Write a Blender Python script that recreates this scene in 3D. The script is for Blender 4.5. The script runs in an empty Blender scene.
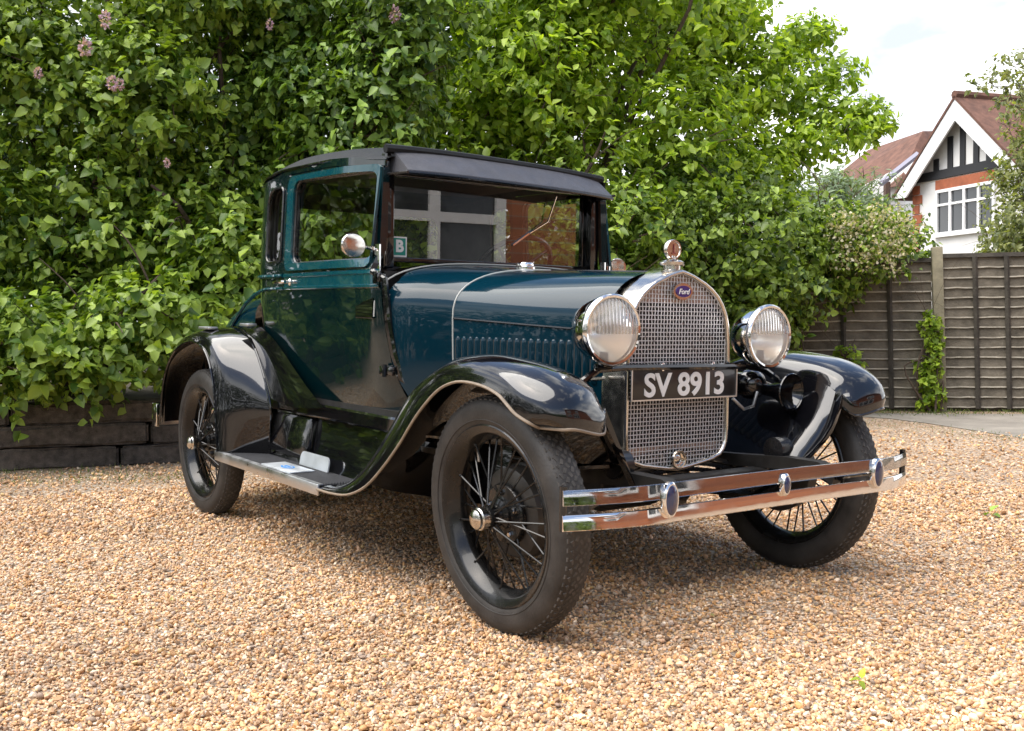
import bpy, bmesh, math, random
import numpy as np
from mathutils import Vector, Matrix
random.seed(7); rng = np.random.default_rng(7)
S = bpy.context.scene; C = S.collection; R_ = math.radians; PI = math.pi
# ------------------------------------------------------------------ camera
CAM = Vector((2.61180076, -2.5678039, 0.96646267)); YAW = 2.51600522; PIT = -0.0411561; ROL = -0.0112694; FPX = 1032.7
F = Vector((math.cos(YAW)*math.cos(PIT), math.sin(YAW)*math.cos(PIT), math.sin(PIT)))
Rt = Vector((math.sin(YAW), -math.cos(YAW), 0)); Upv = Rt.cross(F)
R2 = Rt*math.cos(ROL)+Upv*math.sin(ROL); U2 = -Rt*math.sin(ROL)+Upv*math.cos(ROL)
cd = bpy.data.cameras.new('camera'); cam = bpy.data.objects.new('camera', cd); C.objects.link(cam)
cam.matrix_world = Matrix(((R2.x, U2.x, -F.x, CAM.x), (R2.y, U2.y, -F.y, CAM.y), (R2.z, U2.z, -F.z, CAM.z), (0, 0, 0, 1)))
cd.sensor_width = 36; cd.lens = 36*FPX/1024; cd.clip_end = 900; cd.clip_start = .05
S.camera = cam
# ------------------------------------------------------------------ world, sun, exposure
SUND = Vector((-.12, -.42, 1.0)).normalized()
EL = math.asin(SUND.z); AZ = math.atan2(SUND.x, SUND.y)
w = bpy.data.worlds.new('World'); S.world = w; w.use_nodes = True
nt = w.node_tree; bg = nt.nodes['Background']; L = nt.links.new
sky = nt.nodes.new('ShaderNodeTexSky'); sky.sky_type = 'NISHITA'; sky.sun_disc = False
sky.sun_elevation = EL; sky.sun_rotation = AZ; sky.dust_density = 2.0
tc = nt.nodes.new('ShaderNodeTexCoord')
mp = nt.nodes.new('ShaderNodeMapping'); mp.inputs['Scale'].default_value = (1, 1, 2.2); L(tc.outputs['Generated'], mp.inputs[0])
nz = nt.nodes.new('ShaderNodeTexNoise'); nz.inputs['Scale'].default_value = 2.3; nz.inputs['Detail'].default_value = 8; nz.inputs['Roughness'].default_value = .58
L(mp.outputs[0], nz.inputs['Vector'])
cr = nt.nodes.new('ShaderNodeValToRGB'); cr.color_ramp.elements[0].position = .53; cr.color_ramp.elements[1].position = .60
L(nz.outputs[0], cr.inputs[0])
sp = nt.nodes.new('ShaderNodeSeparateXYZ'); L(tc.outputs['Generated'], sp.inputs[0])
mr = nt.nodes.new('ShaderNodeMapRange'); mr.inputs[1].default_value = .52; mr.inputs[2].default_value = .30; mr.inputs[3].default_value = 0; mr.inputs[4].default_value = 1; mr.clamp = True
L(sp.outputs[2], mr.inputs[0])
mx = nt.nodes.new('ShaderNodeMath'); mx.operation = 'MAXIMUM'; L(cr.outputs[0], mx.inputs[0]); L(mr.outputs[0], mx.inputs[1])
nz2 = nt.nodes.new('ShaderNodeTexNoise'); nz2.inputs['Scale'].default_value = 5; nz2.inputs['Detail'].default_value = 6; L(mp.outputs[0], nz2.inputs['Vector'])
cr2 = nt.nodes.new('ShaderNodeValToRGB'); cr2.color_ramp.elements[0].position = .35; cr2.color_ramp.elements[0].color = (3.4, 3.7, 4.3, 1); cr2.color_ramp.elements[1].position = .7; cr2.color_ramp.elements[1].color = (10.5, 10.4, 10.2, 1)
L(nz2.outputs[0], cr2.inputs[0])
mixc = nt.nodes.new('ShaderNodeMixRGB'); L(mx.outputs[0], mixc.inputs[0]); L(sky.outputs[0], mixc.inputs[1]); L(cr2.outputs[0], mixc.inputs[2])
L(mixc.outputs[0], bg.inputs[0]); bg.inputs[1].default_value = 0.12
sl = bpy.data.lights.new('sun', 'SUN'); sl.energy = 2.9; sl.angle = R_(68); sl.color = (1, .955, .88)
so = bpy.data.objects.new('sun', sl); C.objects.link(so); so.rotation_euler = SUND.to_track_quat('Z', 'Y').to_euler(); so.location = (0, 0, 30)
S.view_settings.view_transform = 'Standard'; S.view_settings.look = 'None'; S.view_settings.exposure = 1.15; S.view_settings.gamma = 1
S.render.engine = 'CYCLES'
S.cycles.max_bounces = 8; S.cycles.transparent_max_bounces = 16; S.cycles.caustics_reflective = False; S.cycles.caustics_refractive = False

def at(px, py, dep):           # a point of the place, dep metres along the viewing direction
    d = F+R2*((px-512)/FPX)-U2*((py-365.5)/FPX)
    return CAM+d*dep
def gnd(px, py, z=0.0):
    d = F+R2*((px-512)/FPX)-U2*((py-365.5)/FPX)
    return CAM+d*((z-CAM.z)/d.z)
# ------------------------------------------------------------------ materials
def nodes(name):
    m = bpy.data.materials.new(name); m.use_nodes = True
    return m, m.node_tree, m.node_tree.nodes['Principled BSDF']
def setp(b, **k):
    for a, v in k.items():
        n = a.replace('_', ' ')
        b.inputs[n].default_value = (*v, 1) if isinstance(v, tuple) and len(v) == 3 else v
def mat(name, col, rough=.5, metal=0, coat=0, spec=.5, var=0, vscale=8, bump=0, bscale=60, rvar=0, dust=0, emis=None):
    m, t, b = nodes(name); setp(b, Base_Color=col, Roughness=rough, Metallic=metal)
    b.inputs['Coat Weight'].default_value = coat; b.inputs['Coat Roughness'].default_value = .02; b.inputs['Specular IOR Level'].default_value = spec
    N = t.nodes.new; l = t.links.new
    tcn = N('ShaderNodeTexCoord')
    if var or dust:
        n = N('ShaderNodeTexNoise'); n.inputs['Scale'].default_value = vscale; n.inputs['Detail'].default_value = 6; n.inputs['Roughness'].default_value = .65; l(tcn.outputs['Object'], n.inputs['Vector'])
        r = N('ShaderNodeValToRGB'); r.color_ramp.elements[0].position = .3; r.color_ramp.elements[1].position = .7
        r.color_ramp.elements[0].color = (*[c*(1-var) for c in col], 1); r.color_ramp.elements[1].color = (*[min(1, c*(1+var)+dust) for c in col], 1)
        l(n.outputs[0], r.inputs[0]); l(r.outputs[0], b.inputs['Base Color'])
    if rvar:
        n = N('ShaderNodeTexNoise'); n.inputs['Scale'].default_value = vscale*1.7; n.inputs['Detail'].default_value = 5; l(tcn.outputs['Object'], n.inputs['Vector'])
        r = N('ShaderNodeMapRange'); r.inputs[1].default_value = .3; r.inputs[2].default_value = .7; r.inputs[3].default_value = max(0, rough-rvar); r.inputs[4].default_value = rough+rvar
        l(n.outputs[0], r.inputs[0]); l(r.outputs[0], b.inputs['Roughness'])
    if bump:
        n = N('ShaderNodeTexNoise'); n.inputs['Scale'].default_value = bscale; n.inputs['Detail'].default_value = 5; l(tcn.outputs['Object'], n.inputs['Vector'])
        bp = N('ShaderNodeBump'); bp.inputs['Strength'].default_value = bump; bp.inputs['Distance'].default_value = .01; l(n.outputs[0], bp.inputs['Height']); l(bp.outputs[0], b.inputs['Normal'])
    if emis: b.inputs['Emission Color'].default_value = (*emis, 1)
    return m
def wavy(m, scale, strength, dist=.002):    # gentle unevenness so reflections wobble
    t = m.node_tree; b = t.nodes['Principled BSDF']
    n = t.nodes.new('ShaderNodeTexNoise'); n.inputs['Scale'].default_value = scale; n.inputs['Detail'].default_value = 2
    tcn = t.nodes.new('ShaderNodeTexCoord'); t.links.new(tcn.outputs['Object'], n.inputs['Vector'])
    bp = t.nodes.new('ShaderNodeBump'); bp.inputs['Strength'].default_value = strength; bp.inputs['Distance'].default_value = dist
    t.links.new(n.outputs[0], bp.inputs['Height'])
    for s in ('Normal', 'Coat Normal'): t.links.new(bp.outputs[0], b.inputs[s])
    return m
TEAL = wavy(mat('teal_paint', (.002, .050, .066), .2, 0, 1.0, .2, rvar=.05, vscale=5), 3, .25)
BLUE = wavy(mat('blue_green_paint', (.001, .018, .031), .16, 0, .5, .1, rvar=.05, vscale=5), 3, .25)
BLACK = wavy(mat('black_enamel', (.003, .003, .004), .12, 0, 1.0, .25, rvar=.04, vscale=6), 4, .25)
BLACKD = mat('dull_black', (.012, .011, .010), .55, var=.5, vscale=12, rvar=.15)
BLACKS = mat('satin_black', (.008, .008, .009), .28, 0, .4, rvar=.08)
VINYL = mat('roof_vinyl', (.010, .011, .012), .62, spec=.25, var=.25, vscale=20, bump=.25, bscale=350)
VISOR = mat('visor_leatherette', (.045, .045, .052), .42, var=.2, vscale=14, bump=.3, bscale=260, rvar=.1)
CHROME = wavy(mat('chrome', (.78, .76, .74), .06, 1, rvar=.04, vscale=12), 9, .15)
NICKEL = mat('nickel', (.62, .585, .53), .17, 1, rvar=.08, vscale=20)
ALU = mat('aluminium', (.62, .63, .64), .35, 1, var=.08, rvar=.1)
STEP = mat('stainless_plate', (.66, .70, .74), .38, .7, rvar=.1)
MESHM = mat('grille_wire', (.66, .66, .67), .36, .55, rvar=.12, vscale=30)
CORE = mat('radiator_core', (.012, .010, .009), .6, var=.4, vscale=40)
MATR = mat('rubber_mat', (.035, .036, .040), .6, var=.3, vscale=30)
RUB = mat('tyre_rubber', (.016, .0135, .0115), .62, var=.45, vscale=9, dust=.016, bump=.15, bscale=120)
DRUM = mat('dusty_black_metal', (.030, .027, .024), .42, 0, 0, .4, var=.4, vscale=20)
TREAD = mat('tyre_tread', (.062, .058, .053), .85, var=.6, vscale=30)
RIMB = mat('black_rim', (.006, .006, .006), .24, 0, .25, .3, rvar=.08, dust=.006, var=.3)
WHITE = mat('white_paint', (.75, .75, .73), .5)
LETTER = mat('plate_letter', (.72, .72, .71), .45, .0)
PLATEB = mat('plate_black', (.010, .008, .008), .3, 0, .3)
STGREEN = mat('sticker_green', (.0, .22, .17), .4)
BADGEB = mat('badge_blue', (.03, .02, .16), .2, 0, 1)
BROWN = mat('brown_trim', (.055, .028, .018), .6, var=.3)
SEATM = mat('brown_seat_cloth', (.05, .035, .025), .8, var=.3, bump=.3)
BLUEPRINT = mat('blue_print', (.02, .2, .55), .5)
COPPER = mat('mirror_back', (.75, .70, .66), .07, 1)
LBEAD = mat('grey_bead', (.36, .37, .35), .35)
BEAD = mat('cream_bead', (.22, .175, .13), .40, var=.25, vscale=30)
def glassm(name, tint, ior, rough=0.0):
    m = bpy.data.materials.new(name); m.use_nodes = True; t = m.node_tree; t.nodes.clear()
    o = t.nodes.new('ShaderNodeOutputMaterial'); mixn = t.nodes.new('ShaderNodeMixShader'); f = t.nodes.new('ShaderNodeFresnel'); f.inputs[0].default_value = ior
    a = t.nodes.new('ShaderNodeBsdfTransparent'); a.inputs[0].default_value = (*tint, 1); gg = t.nodes.new('ShaderNodeNewGeometry'); mr_ = t.nodes.new('ShaderNodeMapRange'); mr_.inputs[3].default_value = ior; mr_.inputs[4].default_value = 1/ior; t.links.new(gg.outputs['Backfacing'], mr_.inputs[0]); t.links.new(mr_.outputs[0], f.inputs[0]); g = t.nodes.new('ShaderNodeBsdfGlossy'); g.inputs['Roughness'].default_value = rough; g.inputs[0].default_value = (1, 1, 1, 1)
    t.links.new(f.outputs[0], mixn.inputs[0]); t.links.new(a.outputs[0], mixn.inputs[1]); t.links.new(g.outputs[0], mixn.inputs[2]); t.links.new(mixn.outputs[0], o.inputs[0])
    return m
GLASS = glassm('window_glass', (.80, .80, .76), 1.55)
WSGLASS = glassm('windscreen_glass', (.72, .70, .68), 2.35)
LENS = glassm('lens_glass', (.97, .95, .90), 1.6)
tl = LENS.node_tree
wv = tl.nodes.new('ShaderNodeTexWave'); wv.bands_direction = 'Y'; wv.inputs['Scale'].default_value = 22; wv.inputs['Distortion'].default_value = 0
tcl = tl.nodes.new('ShaderNodeTexCoord'); tl.links.new(tcl.outputs['Object'], wv.inputs['Vector'])
bpl = tl.nodes.new('ShaderNodeBump'); bpl.inputs['Strength'].default_value = 1; bpl.inputs['Distance'].default_value = .004; 
spl = tl.nodes.new('ShaderNodeSeparateXYZ'); tl.links.new(tcl.outputs['Object'], spl.inputs[0]); gt = tl.nodes.new('ShaderNodeMath'); gt.operation = 'GREATER_THAN'; gt.inputs[1].default_value = .955; tl.links.new(spl.outputs[2], gt.inputs[0])
mlt = tl.nodes.new('ShaderNodeMath'); mlt.operation = 'MULTIPLY'; tl.links.new(wv.outputs[0], mlt.inputs[0]); tl.links.new(gt.outputs[0], mlt.inputs[1]); tl.links.new(mlt.outputs[0], bpl.inputs['Height'])
dfl = tl.nodes.new('ShaderNodeBsdfDiffuse'); dfl.inputs[0].default_value = (.95, .95, .94, 1); ms2 = tl.nodes.new('ShaderNodeMixShader')  # white mixed into the lens, painting the bright highlight of its lower half
mrl = tl.nodes.new('ShaderNodeMapRange'); mrl.inputs[1].default_value = 0; mrl.inputs[2].default_value = 1; mrl.inputs[3].default_value = .30; mrl.inputs[4].default_value = .10; tl.links.new(mlt.outputs[0], mrl.inputs[0])
_o = [n for n in tl.nodes if n.type == 'OUTPUT_MATERIAL'][0]; _m = [n for n in tl.nodes if n.type == 'MIX_SHADER' and n != ms2][0]
tl.links.new(mrl.outputs[0], ms2.inputs[0]); tl.links.new(_m.outputs[0], ms2.inputs[1]); tl.links.new(dfl.outputs[0], ms2.inputs[2]); tl.links.new(ms2.outputs[0], _o.inputs[0]); tl.links.new(bpl.outputs[0], dfl.inputs['Normal'])
for n_ in tl.nodes:
    if n_.type in ('FRESNEL', 'BSDF_GLOSSY'): tl.links.new(bpl.outputs[0], n_.inputs['Normal'])
REFL = mat('headlight_reflector', (.97, .95, .92), .26, 1)
def leafmat(name, dark, light, trans=.35, rough=.38):
    m, t, b = nodes(name); N = t.nodes.new; l = t.links.new
    g = N('ShaderNodeNewGeometry'); r = N('ShaderNodeValToRGB'); l(g.outputs['Random Per Island'], r.inputs[0])
    r.color_ramp.elements[0].color = (*dark, 1); r.color_ramp.elements[1].color = (*light, 1)
    e = r.color_ramp.elements.new(.93); e.color = (*[min(1, c*1.08) for c in light], 1)
    e = r.color_ramp.elements.new(.5); e.color = (*[(a+c)/2*.9 for a, c in zip(dark, light)], 1)
    l(r.outputs[0], b.inputs['Base Color']); b.inputs['Roughness'].default_value = rough; b.inputs['Specular IOR Level'].default_value = .42
    tr = N('ShaderNodeBsdfTranslucent'); mul = N('ShaderNodeMixRGB'); mul.blend_type = 'MULTIPLY'; mul.inputs[0].default_value = 1; mul.inputs[2].default_value = (1.7, 1.75, .5, 1)
    l(r.outputs[0], mul.inputs[1]); l(mul.outputs[0], tr.inputs[0])
    ms = N('ShaderNodeMixShader'); ms.inputs[0].default_value = trans; l(b.outputs[0], ms.inputs[1]); l(tr.outputs[0], ms.inputs[2])
    l(ms.outputs[0], t.nodes['Material Output'].inputs[0])
    return m
LF_LILAC = leafmat('lilac_leaf', (.05, .115, .014), (.36, .48, .08), .32, .42)
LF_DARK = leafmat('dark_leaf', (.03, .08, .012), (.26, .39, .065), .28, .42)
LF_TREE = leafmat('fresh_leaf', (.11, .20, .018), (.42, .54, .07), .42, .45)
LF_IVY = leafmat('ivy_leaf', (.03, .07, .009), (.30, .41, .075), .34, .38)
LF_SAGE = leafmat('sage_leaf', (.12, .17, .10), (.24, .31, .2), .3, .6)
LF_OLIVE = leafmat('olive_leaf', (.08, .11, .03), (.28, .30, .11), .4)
LF_BACK = leafmat('deep_leaf', (.016, .042, .010), (.08, .15, .032), .35)  # green darkened to stand for shade deep in the background hedge
PETAL = leafmat('lilac_petal', (.36, .22, .36), (.66, .48, .60), .3, .6)
CREAMP = leafmat('cream_petal', (.45, .40, .30), (.72, .66, .52), .3, .6)
BARK = mat('bark', (.075, .052, .036), .85, var=.4, vscale=14, bump=.6, bscale=40)
GRASSM = leafmat('grass_blade', (.06, .11, .02), (.20, .24, .07), .3, .6)
PEBR = []
# ------------------------------------------------------------------ mesh helpers
class MB:
    def __init__(s): s.v = []; s.f = []; s.mi = []; s.cur = 0
    def add(s, vs, fs):
        o = len(s.v); s.v += [tuple(p) for p in vs]; s.f += [tuple(i+o for i in f) for f in fs]; s.mi += [s.cur]*len(fs); return s
    def box(s, c, d, rot=None, bev=0):
        x, y, z = [k/2 for k in d]
        vs = [Vector(p) for p in ((-x, -y, -z), (x, -y, -z), (x, y, -z), (-x, y, -z), (-x, -y, z), (x, -y, z), (x, y, z), (-x, y, z))]
        fs = [(0, 3, 2, 1), (4, 5, 6, 7), (0, 1, 5, 4), (1, 2, 6, 5), (2, 3, 7, 6), (3, 0, 4, 7)]
        if bev:
            bm = bmesh.new(); bv = [bm.verts.new(p) for p in vs]; [bm.faces.new([bv[i] for i in f]) for f in fs]
            bmesh.ops.bevel(bm, geom=list(bm.edges), offset=bev, segments=2, affect='EDGES', profile=.5)
            bm.verts.index_update(); vs = [v.co.copy() for v in bm.verts]; fs = [[v.index for v in f.verts] for f in bm.faces]; bm.free()
        m = rot.to_3x3() if rot else Matrix.Identity(3); c = Vector(c)
        return s.add([m@p+c for p in vs], fs)
    def grid(s, rows, closeu=False, closev=False):
        nu = len(rows); nv = len(rows[0]); vs = [p for r in rows for p in r]; fs = []
        for i in range(nu-(0 if closeu else 1)):
            for j in range(nv-(0 if closev else 1)):
                a = i*nv+j; b = i*nv+(j+1) % nv; c = ((i+1) % nu)*nv+(j+1) % nv; d = ((i+1) % nu)*nv+j
                fs.append((a, b, c, d))
        return s.add(vs, fs)
    def tube(s, pts, r, n=8, caps=True, closed=False):
        pts = [Vector(p) for p in pts]; rr = r if isinstance(r, (list, tuple)) else [r]*len(pts); rows = []
        N0 = None
        for i, p in enumerate(pts):
            if closed: t = pts[(i+1) % len(pts)]-pts[i-1]
            else: t = pts[min(i+1, len(pts)-1)]-pts[max(i-1, 0)]
            t = t.normalized() if t.length > 1e-9 else Vector((0, 0, 1))
            if N0 is None: N0 = t.orthogonal().normalized()
            N0 = (N0-t*N0.dot(t)); N0 = N0.normalized() if N0.length > 1e-6 else t.orthogonal().normalized()
            B = t.cross(N0)
            rows.append([p+(N0*math.cos(2*PI*k/n)+B*math.sin(2*PI*k/n))*rr[i] for k in range(n)])
        o = len(s.v); s.grid(rows, closeu=closed, closev=True)
        if caps and not closed:
            s.f.append(tuple(o+k for k in range(n))[::-1]); s.f.append(tuple(o+(len(rows)-1)*n+k for k in range(n))); s.mi += [s.cur]*2
        return s
    def lathe(s, prof, M, n=32, closep=False):     # prof: (r, h) about local z, M places it
        rows = [[M@Vector((r*math.cos(2*PI*k/n), r*math.sin(2*PI*k/n), h)) for k in range(n)] for r, h in prof]
        return s.grid(rows, closeu=closep, closev=True)
    def disc(s, c, r, M, n=32):
        vs = [M@Vector((c[0]+r*math.cos(2*PI*k/n), c[1]+r*math.sin(2*PI*k/n), c[2])) for k in range(n)]
        return s.add(vs, [tuple(range(n))])
    def prism(s, poly, M, h):      # polygon in local xy extruded h along local z
        n = len(poly); vs = [M@Vector((x, y, 0)) for x, y in poly]+[M@Vector((x, y, h)) for x, y in poly]
        return s.add(vs, [tuple(range(n))[::-1], tuple(range(n, 2*n))]+[(i, (i+1) % n, (i+1) % n+n, i+n) for i in range(n)])
    def mirror(s):                # copy of this mesh mirrored in y
        m = MB(); m.v = [(x, -y, z) for x, y, z in s.v]; m.f = [f[::-1] for f in s.f]; m.mi = list(s.mi); return m
    def sym(s):
        m = s.mirror(); o = len(s.v); s.v += m.v; s.f += [tuple(i+o for i in f) for f in m.f]; s.mi += m.mi; return s
    def build(s, name, m, parent=None, smooth=True, M=None, angle=40):
        me = bpy.data.meshes.new(name); me.from_pydata(s.v, [], s.f)
        for q in (m if isinstance(m, list) else [m]): me.materials.append(q)
        if isinstance(m, list): me.polygons.foreach_set('material_index', s.mi)
        bm = bmesh.new(); bm.from_mesh(me); bmesh.ops.remove_doubles(bm, verts=bm.verts, dist=1e-5); bmesh.ops.recalc_face_normals(bm, faces=bm.faces)
        if smooth:
            ca = math.cos(R_(angle))
            for f in bm.faces: f.smooth = True
            for e in bm.edges:
                if len(e.link_faces) == 2 and e.link_faces[0].normal.dot(e.link_faces[1].normal) < ca: e.smooth = False
        bm.to_mesh(me); bm.free(); me.update()
        o = bpy.data.objects.new(name, me); C.objects.link(o)
        link(o, parent, M)
        return o
def link(o, parent, M=None):
    W = M if M is not None else Matrix.Identity(4)
    if parent is not None:
        o.parent = parent; o.matrix_local = WM[parent.name].inverted()@W
    else: o.matrix_local = W
    WM[o.name] = W.copy()
WM = {}
def tag(o, label=None, cat=None, group=None, kind=None):
    for k, v in (('label', label), ('category', cat), ('group', group), ('kind', kind)):
        if v: o[k] = v
    return o
def empty(name, loc, label=None, cat=None, group=None, rz=0):
    o = bpy.data.objects.new(name, None); C.objects.link(o); o.empty_display_size = .2
    W = Matrix.Translation(loc)@Matrix.Rotation(rz, 4, 'Z'); o.matrix_local = W; WM[o.name] = W
    return tag(o, label, cat, group)
def interp(pts, n, loop=False):      # Catmull-Rom through pts, n samples
    P = [Vector(p) for p in pts]; out = []
    m = len(P)-1
    for i in range(n):
        u = i/(n-1)*m; k = min(int(u), m-1); t = u-k
        p0 = P[max(k-1, 0)]; p1 = P[k]; p2 = P[k+1]; p3 = P[min(k+2, m)]
        out.append(.5*((2*p1)+(p2-p0)*t+(2*p0-5*p1+4*p2-p3)*t*t+(3*p1-p0-3*p2+p3)*t**3))
    return out
def lerpf(tab, x):
    for (a, b), (c, d) in zip(tab, tab[1:]):
        if (a <= x <= c) or (a >= x >= c): return b+(d-b)*(x-a)/(c-a)
    return tab[0][1] if abs(x-tab[0][0]) < abs(x-tab[-1][0]) else tab[-1][1]
def text_mb(txt, size, offset=0, extr=.001, shear=0, xs=1.0, space=1.0):
    cu = bpy.data.curves.new('tmp', 'FONT'); cu.body = txt; cu.size = size; cu.offset = offset; cu.extrude = extr; cu.shear = shear
    cu.align_x = 'CENTER'; cu.align_y = 'CENTER'; cu.space_character = space; cu.resolution_u = 6
    ob = bpy.data.objects.new('tmp', cu); C.objects.link(ob); dg = bpy.context.evaluated_depsgraph_get(); me = bpy.data.meshes.new_from_object(ob.evaluated_get(dg))
    m = MB(); m.add([(v.co.x*xs, v.co.y, v.co.z) for v in me.vertices], [tuple(p.vertices) for p in me.polygons])
    bpy.data.objects.remove(ob); bpy.data.curves.remove(cu); bpy.data.meshes.remove(me)
    return m
def xf(mb, M):
    mb.v = [tuple(M@Vector(p)) for p in mb.v]; return mb
def axes(o, x, y, z):
    return Matrix(((x[0], y[0], z[0], o[0]), (x[1], y[1], z[1], o[1]), (x[2], y[2], z[2], o[2]), (0, 0, 0, 1)))
# ================================================================== THE CAR
_r, _p = -0.01673730, 0.02324635
BO = Vector((-1.3, 0, .5))
MBODY = Matrix.Translation(BO)@Matrix.Rotation(_p, 4, 'Y')@Matrix.Rotation(_r, 4, 'X')@Matrix.Translation(-BO)
car = empty('vintage_car', (-1.3, 0, 0), 'vintage two-door coupe in blue-green and black parked on the gravel drive', 'car')
SPLIT = {'quarter_window_glass', 'quarter_window_bead', 'belt_moulding', 'door_post', 'hinge_rod', 'shock_absorber', 'fender_brace', 'plate_clip', 'bonnet_louvres', 'bonnet_hinge', 'bumper_bracket', 'rear_bumper'}
def part(mb, name, m, parent=car, **k):
    if name in SPLIT:
        out = None
        for s_ in (-1, 1):
            h = MB(); idx = {}
            for f, mi in zip(mb.f, mb.mi):
                if (sum(mb.v[i][1] for i in f)*s_) > 0:
                    nf = []
                    for i in f:
                        if i not in idx: idx[i] = len(h.v); h.v.append(mb.v[i])
                        nf.append(idx[i])
                    h.f.append(tuple(nf)); h.mi.append(mi)
            if h.f: out = h.build(name, m, parent, M=MBODY, **k)
        return out
    return mb.build(name, m, parent, M=MBODY, **k)
# plan of the body side, walked from the bonnet backwards and round the rear corner
plan = [(-.70, .468), (-.75, .508), (-.80, .548), (-.85, .587), (-.90, .618), (-.95, .640), (-1.0, .650), (-1.1, .655), (-1.3, .658), (-1.6, .658), (-1.9, .655), (-2.08, .650)]
for k in range(1, 9):
    a = k/8*PI/2; plan.append((-2.08-.25*math.sin(a), .40+.25*math.cos(a)))
plan += [(-2.335, .30), (-2.34, .15), (-2.342, 0)]
PS = [0]
for a, b in zip(plan, plan[1:]): PS.append(PS[-1]+math.dist(a, b))
def sx(x):                      # arc position for a given x on the side
    for i in range(len(plan)-1):
        if plan[i][0] >= x >= plan[i+1][0]: return PS[i]+(PS[i+1]-PS[i])*(plan[i][0]-x)/(plan[i][0]-plan[i+1][0]+1e-9)
    return PS[-1]
SEND = PS[-1]
def smap(s, z, off=0.0):
    s = min(max(s, 0), SEND); i = 0
    while i < len(PS)-2 and PS[i+1] < s: i += 1
    t = (s-PS[i])/(PS[i+1]-PS[i]); x = plan[i][0]+(plan[i+1][0]-plan[i][0])*t; y = plan[i][1]+(plan[i+1][1]-plan[i][1])*t
    a = plan[max(i-(t < .5), 0)]; b = plan[min(i+1+(t >= .5), len(plan)-1)]
    tx, ty = b[0]-a[0], b[1]-a[1]; l = math.hypot(tx, ty); nx, ny = -ty/l, tx/l      # outward
    if ny < 0 and s < PS[11]: nx, ny = -nx, -ny
    if s >= PS[11]:
        nx, ny = (x+2.08), (y-.40); l = math.hypot(nx, ny); nx, ny = (nx/l, ny/l) if y > .38 else (-1, 0)
    d = off
    if z > 1.17:
        d -= .020*((z-1.17)/.45)**1.3
        if x > -1.22: d -= .058*min(1, (x+1.22)/.16)*min(1, (z-1.17)/.09)
    else: d -= .056*((1.17-z)/.57)**1.7
    return Vector((x+nx*d, y+ny*d, z))
def rrect(x0, x1, z0, z1, r, n=5, rs=None):   # rounded rectangle, points anticlockwise; rs per corner (x0z0, x1z0, x1z1, x0z1)
    rs = rs or (r, r, r, r); out = []
    for (cx, cz, a0, q) in ((x0, z0, PI, 0), (x1, z0, 1.5*PI, 1), (x1, z1, 0, 2), (x0, z1, .5*PI, 3)):
        rr = rs[q]; sgx = 1 if cx == x0 else -1; sgz = 1 if cz == z0 else -1
        for k in range(n+1):
            a = a0+k/n*PI/2; out.append((cx+sgx*rr+rr*math.cos(a), cz+sgz*rr+rr*math.sin(a)))
    return out
def panel(outline, holes, thick, mapf=smap, off=0.0, cuts=()):
    bm = bmesh.new()
    for loop in [outline]+holes:
        vs = [bm.verts.new((a, b, 0)) for a, b in loop]
        for i in range(len(vs)): bm.edges.new((vs[i], vs[(i+1) % len(vs)]))
    bmesh.ops.triangle_fill(bm, use_beauty=True, use_dissolve=False, edges=list(bm.edges))
    for (ax, c) in cuts:
        n = (1, 0, 0) if ax == 0 else (0, 1, 0); p = (c, 0, 0) if ax == 0 else (0, c, 0)
        bmesh.ops.bisect_plane(bm, geom=list(bm.verts)+list(bm.edges)+list(bm.faces), plane_co=p, plane_no=n, dist=1e-5)
    bm.verts.index_update(); mb = MB(); n = len(bm.verts)
    pts = [v.co.copy() for v in bm.verts]
    mb.cur = 0; mb.add([mapf(p.x, p.y, off) for p in pts], [[v.index for v in f.verts] for f in bm.faces])
    mb.cur = 1; mb.add([mapf(p.x, p.y, off-thick) for p in pts], [[v.index for v in f.verts][::-1] for f in bm.faces])
    mb.cur = 0
    for e in bm.edges:
        if len(e.link_faces) == 1:
            a, b = e.verts[0].index, e.verts[1].index; mb.f.append((a, b, b+n, a+n)); mb.mi.append(0)
    bm.free(); return mb
scuts = [(0, s) for s in np.arange(.05, SEND, .05)]+[(1, z) for z in (.7, .8, .9, 1.0, 1.1, 1.17, 1.2, 1.23, 1.26, 1.3, 1.42, 1.52)]
def gut(x): return lerpf([(-1.0, 1.622), (-1.42, 1.652), (-1.89, 1.658), (-2.18, 1.628), (-2.34, 1.605)], x)
DOORP = wavy(mat('body_paint_dark_reflections', (.0008, .009, .011), .16, 0, 1.0, .2, rvar=.04, vscale=5), 3, .2)  # same paint as the teal, darkened to carry the body's dark reflections
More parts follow.
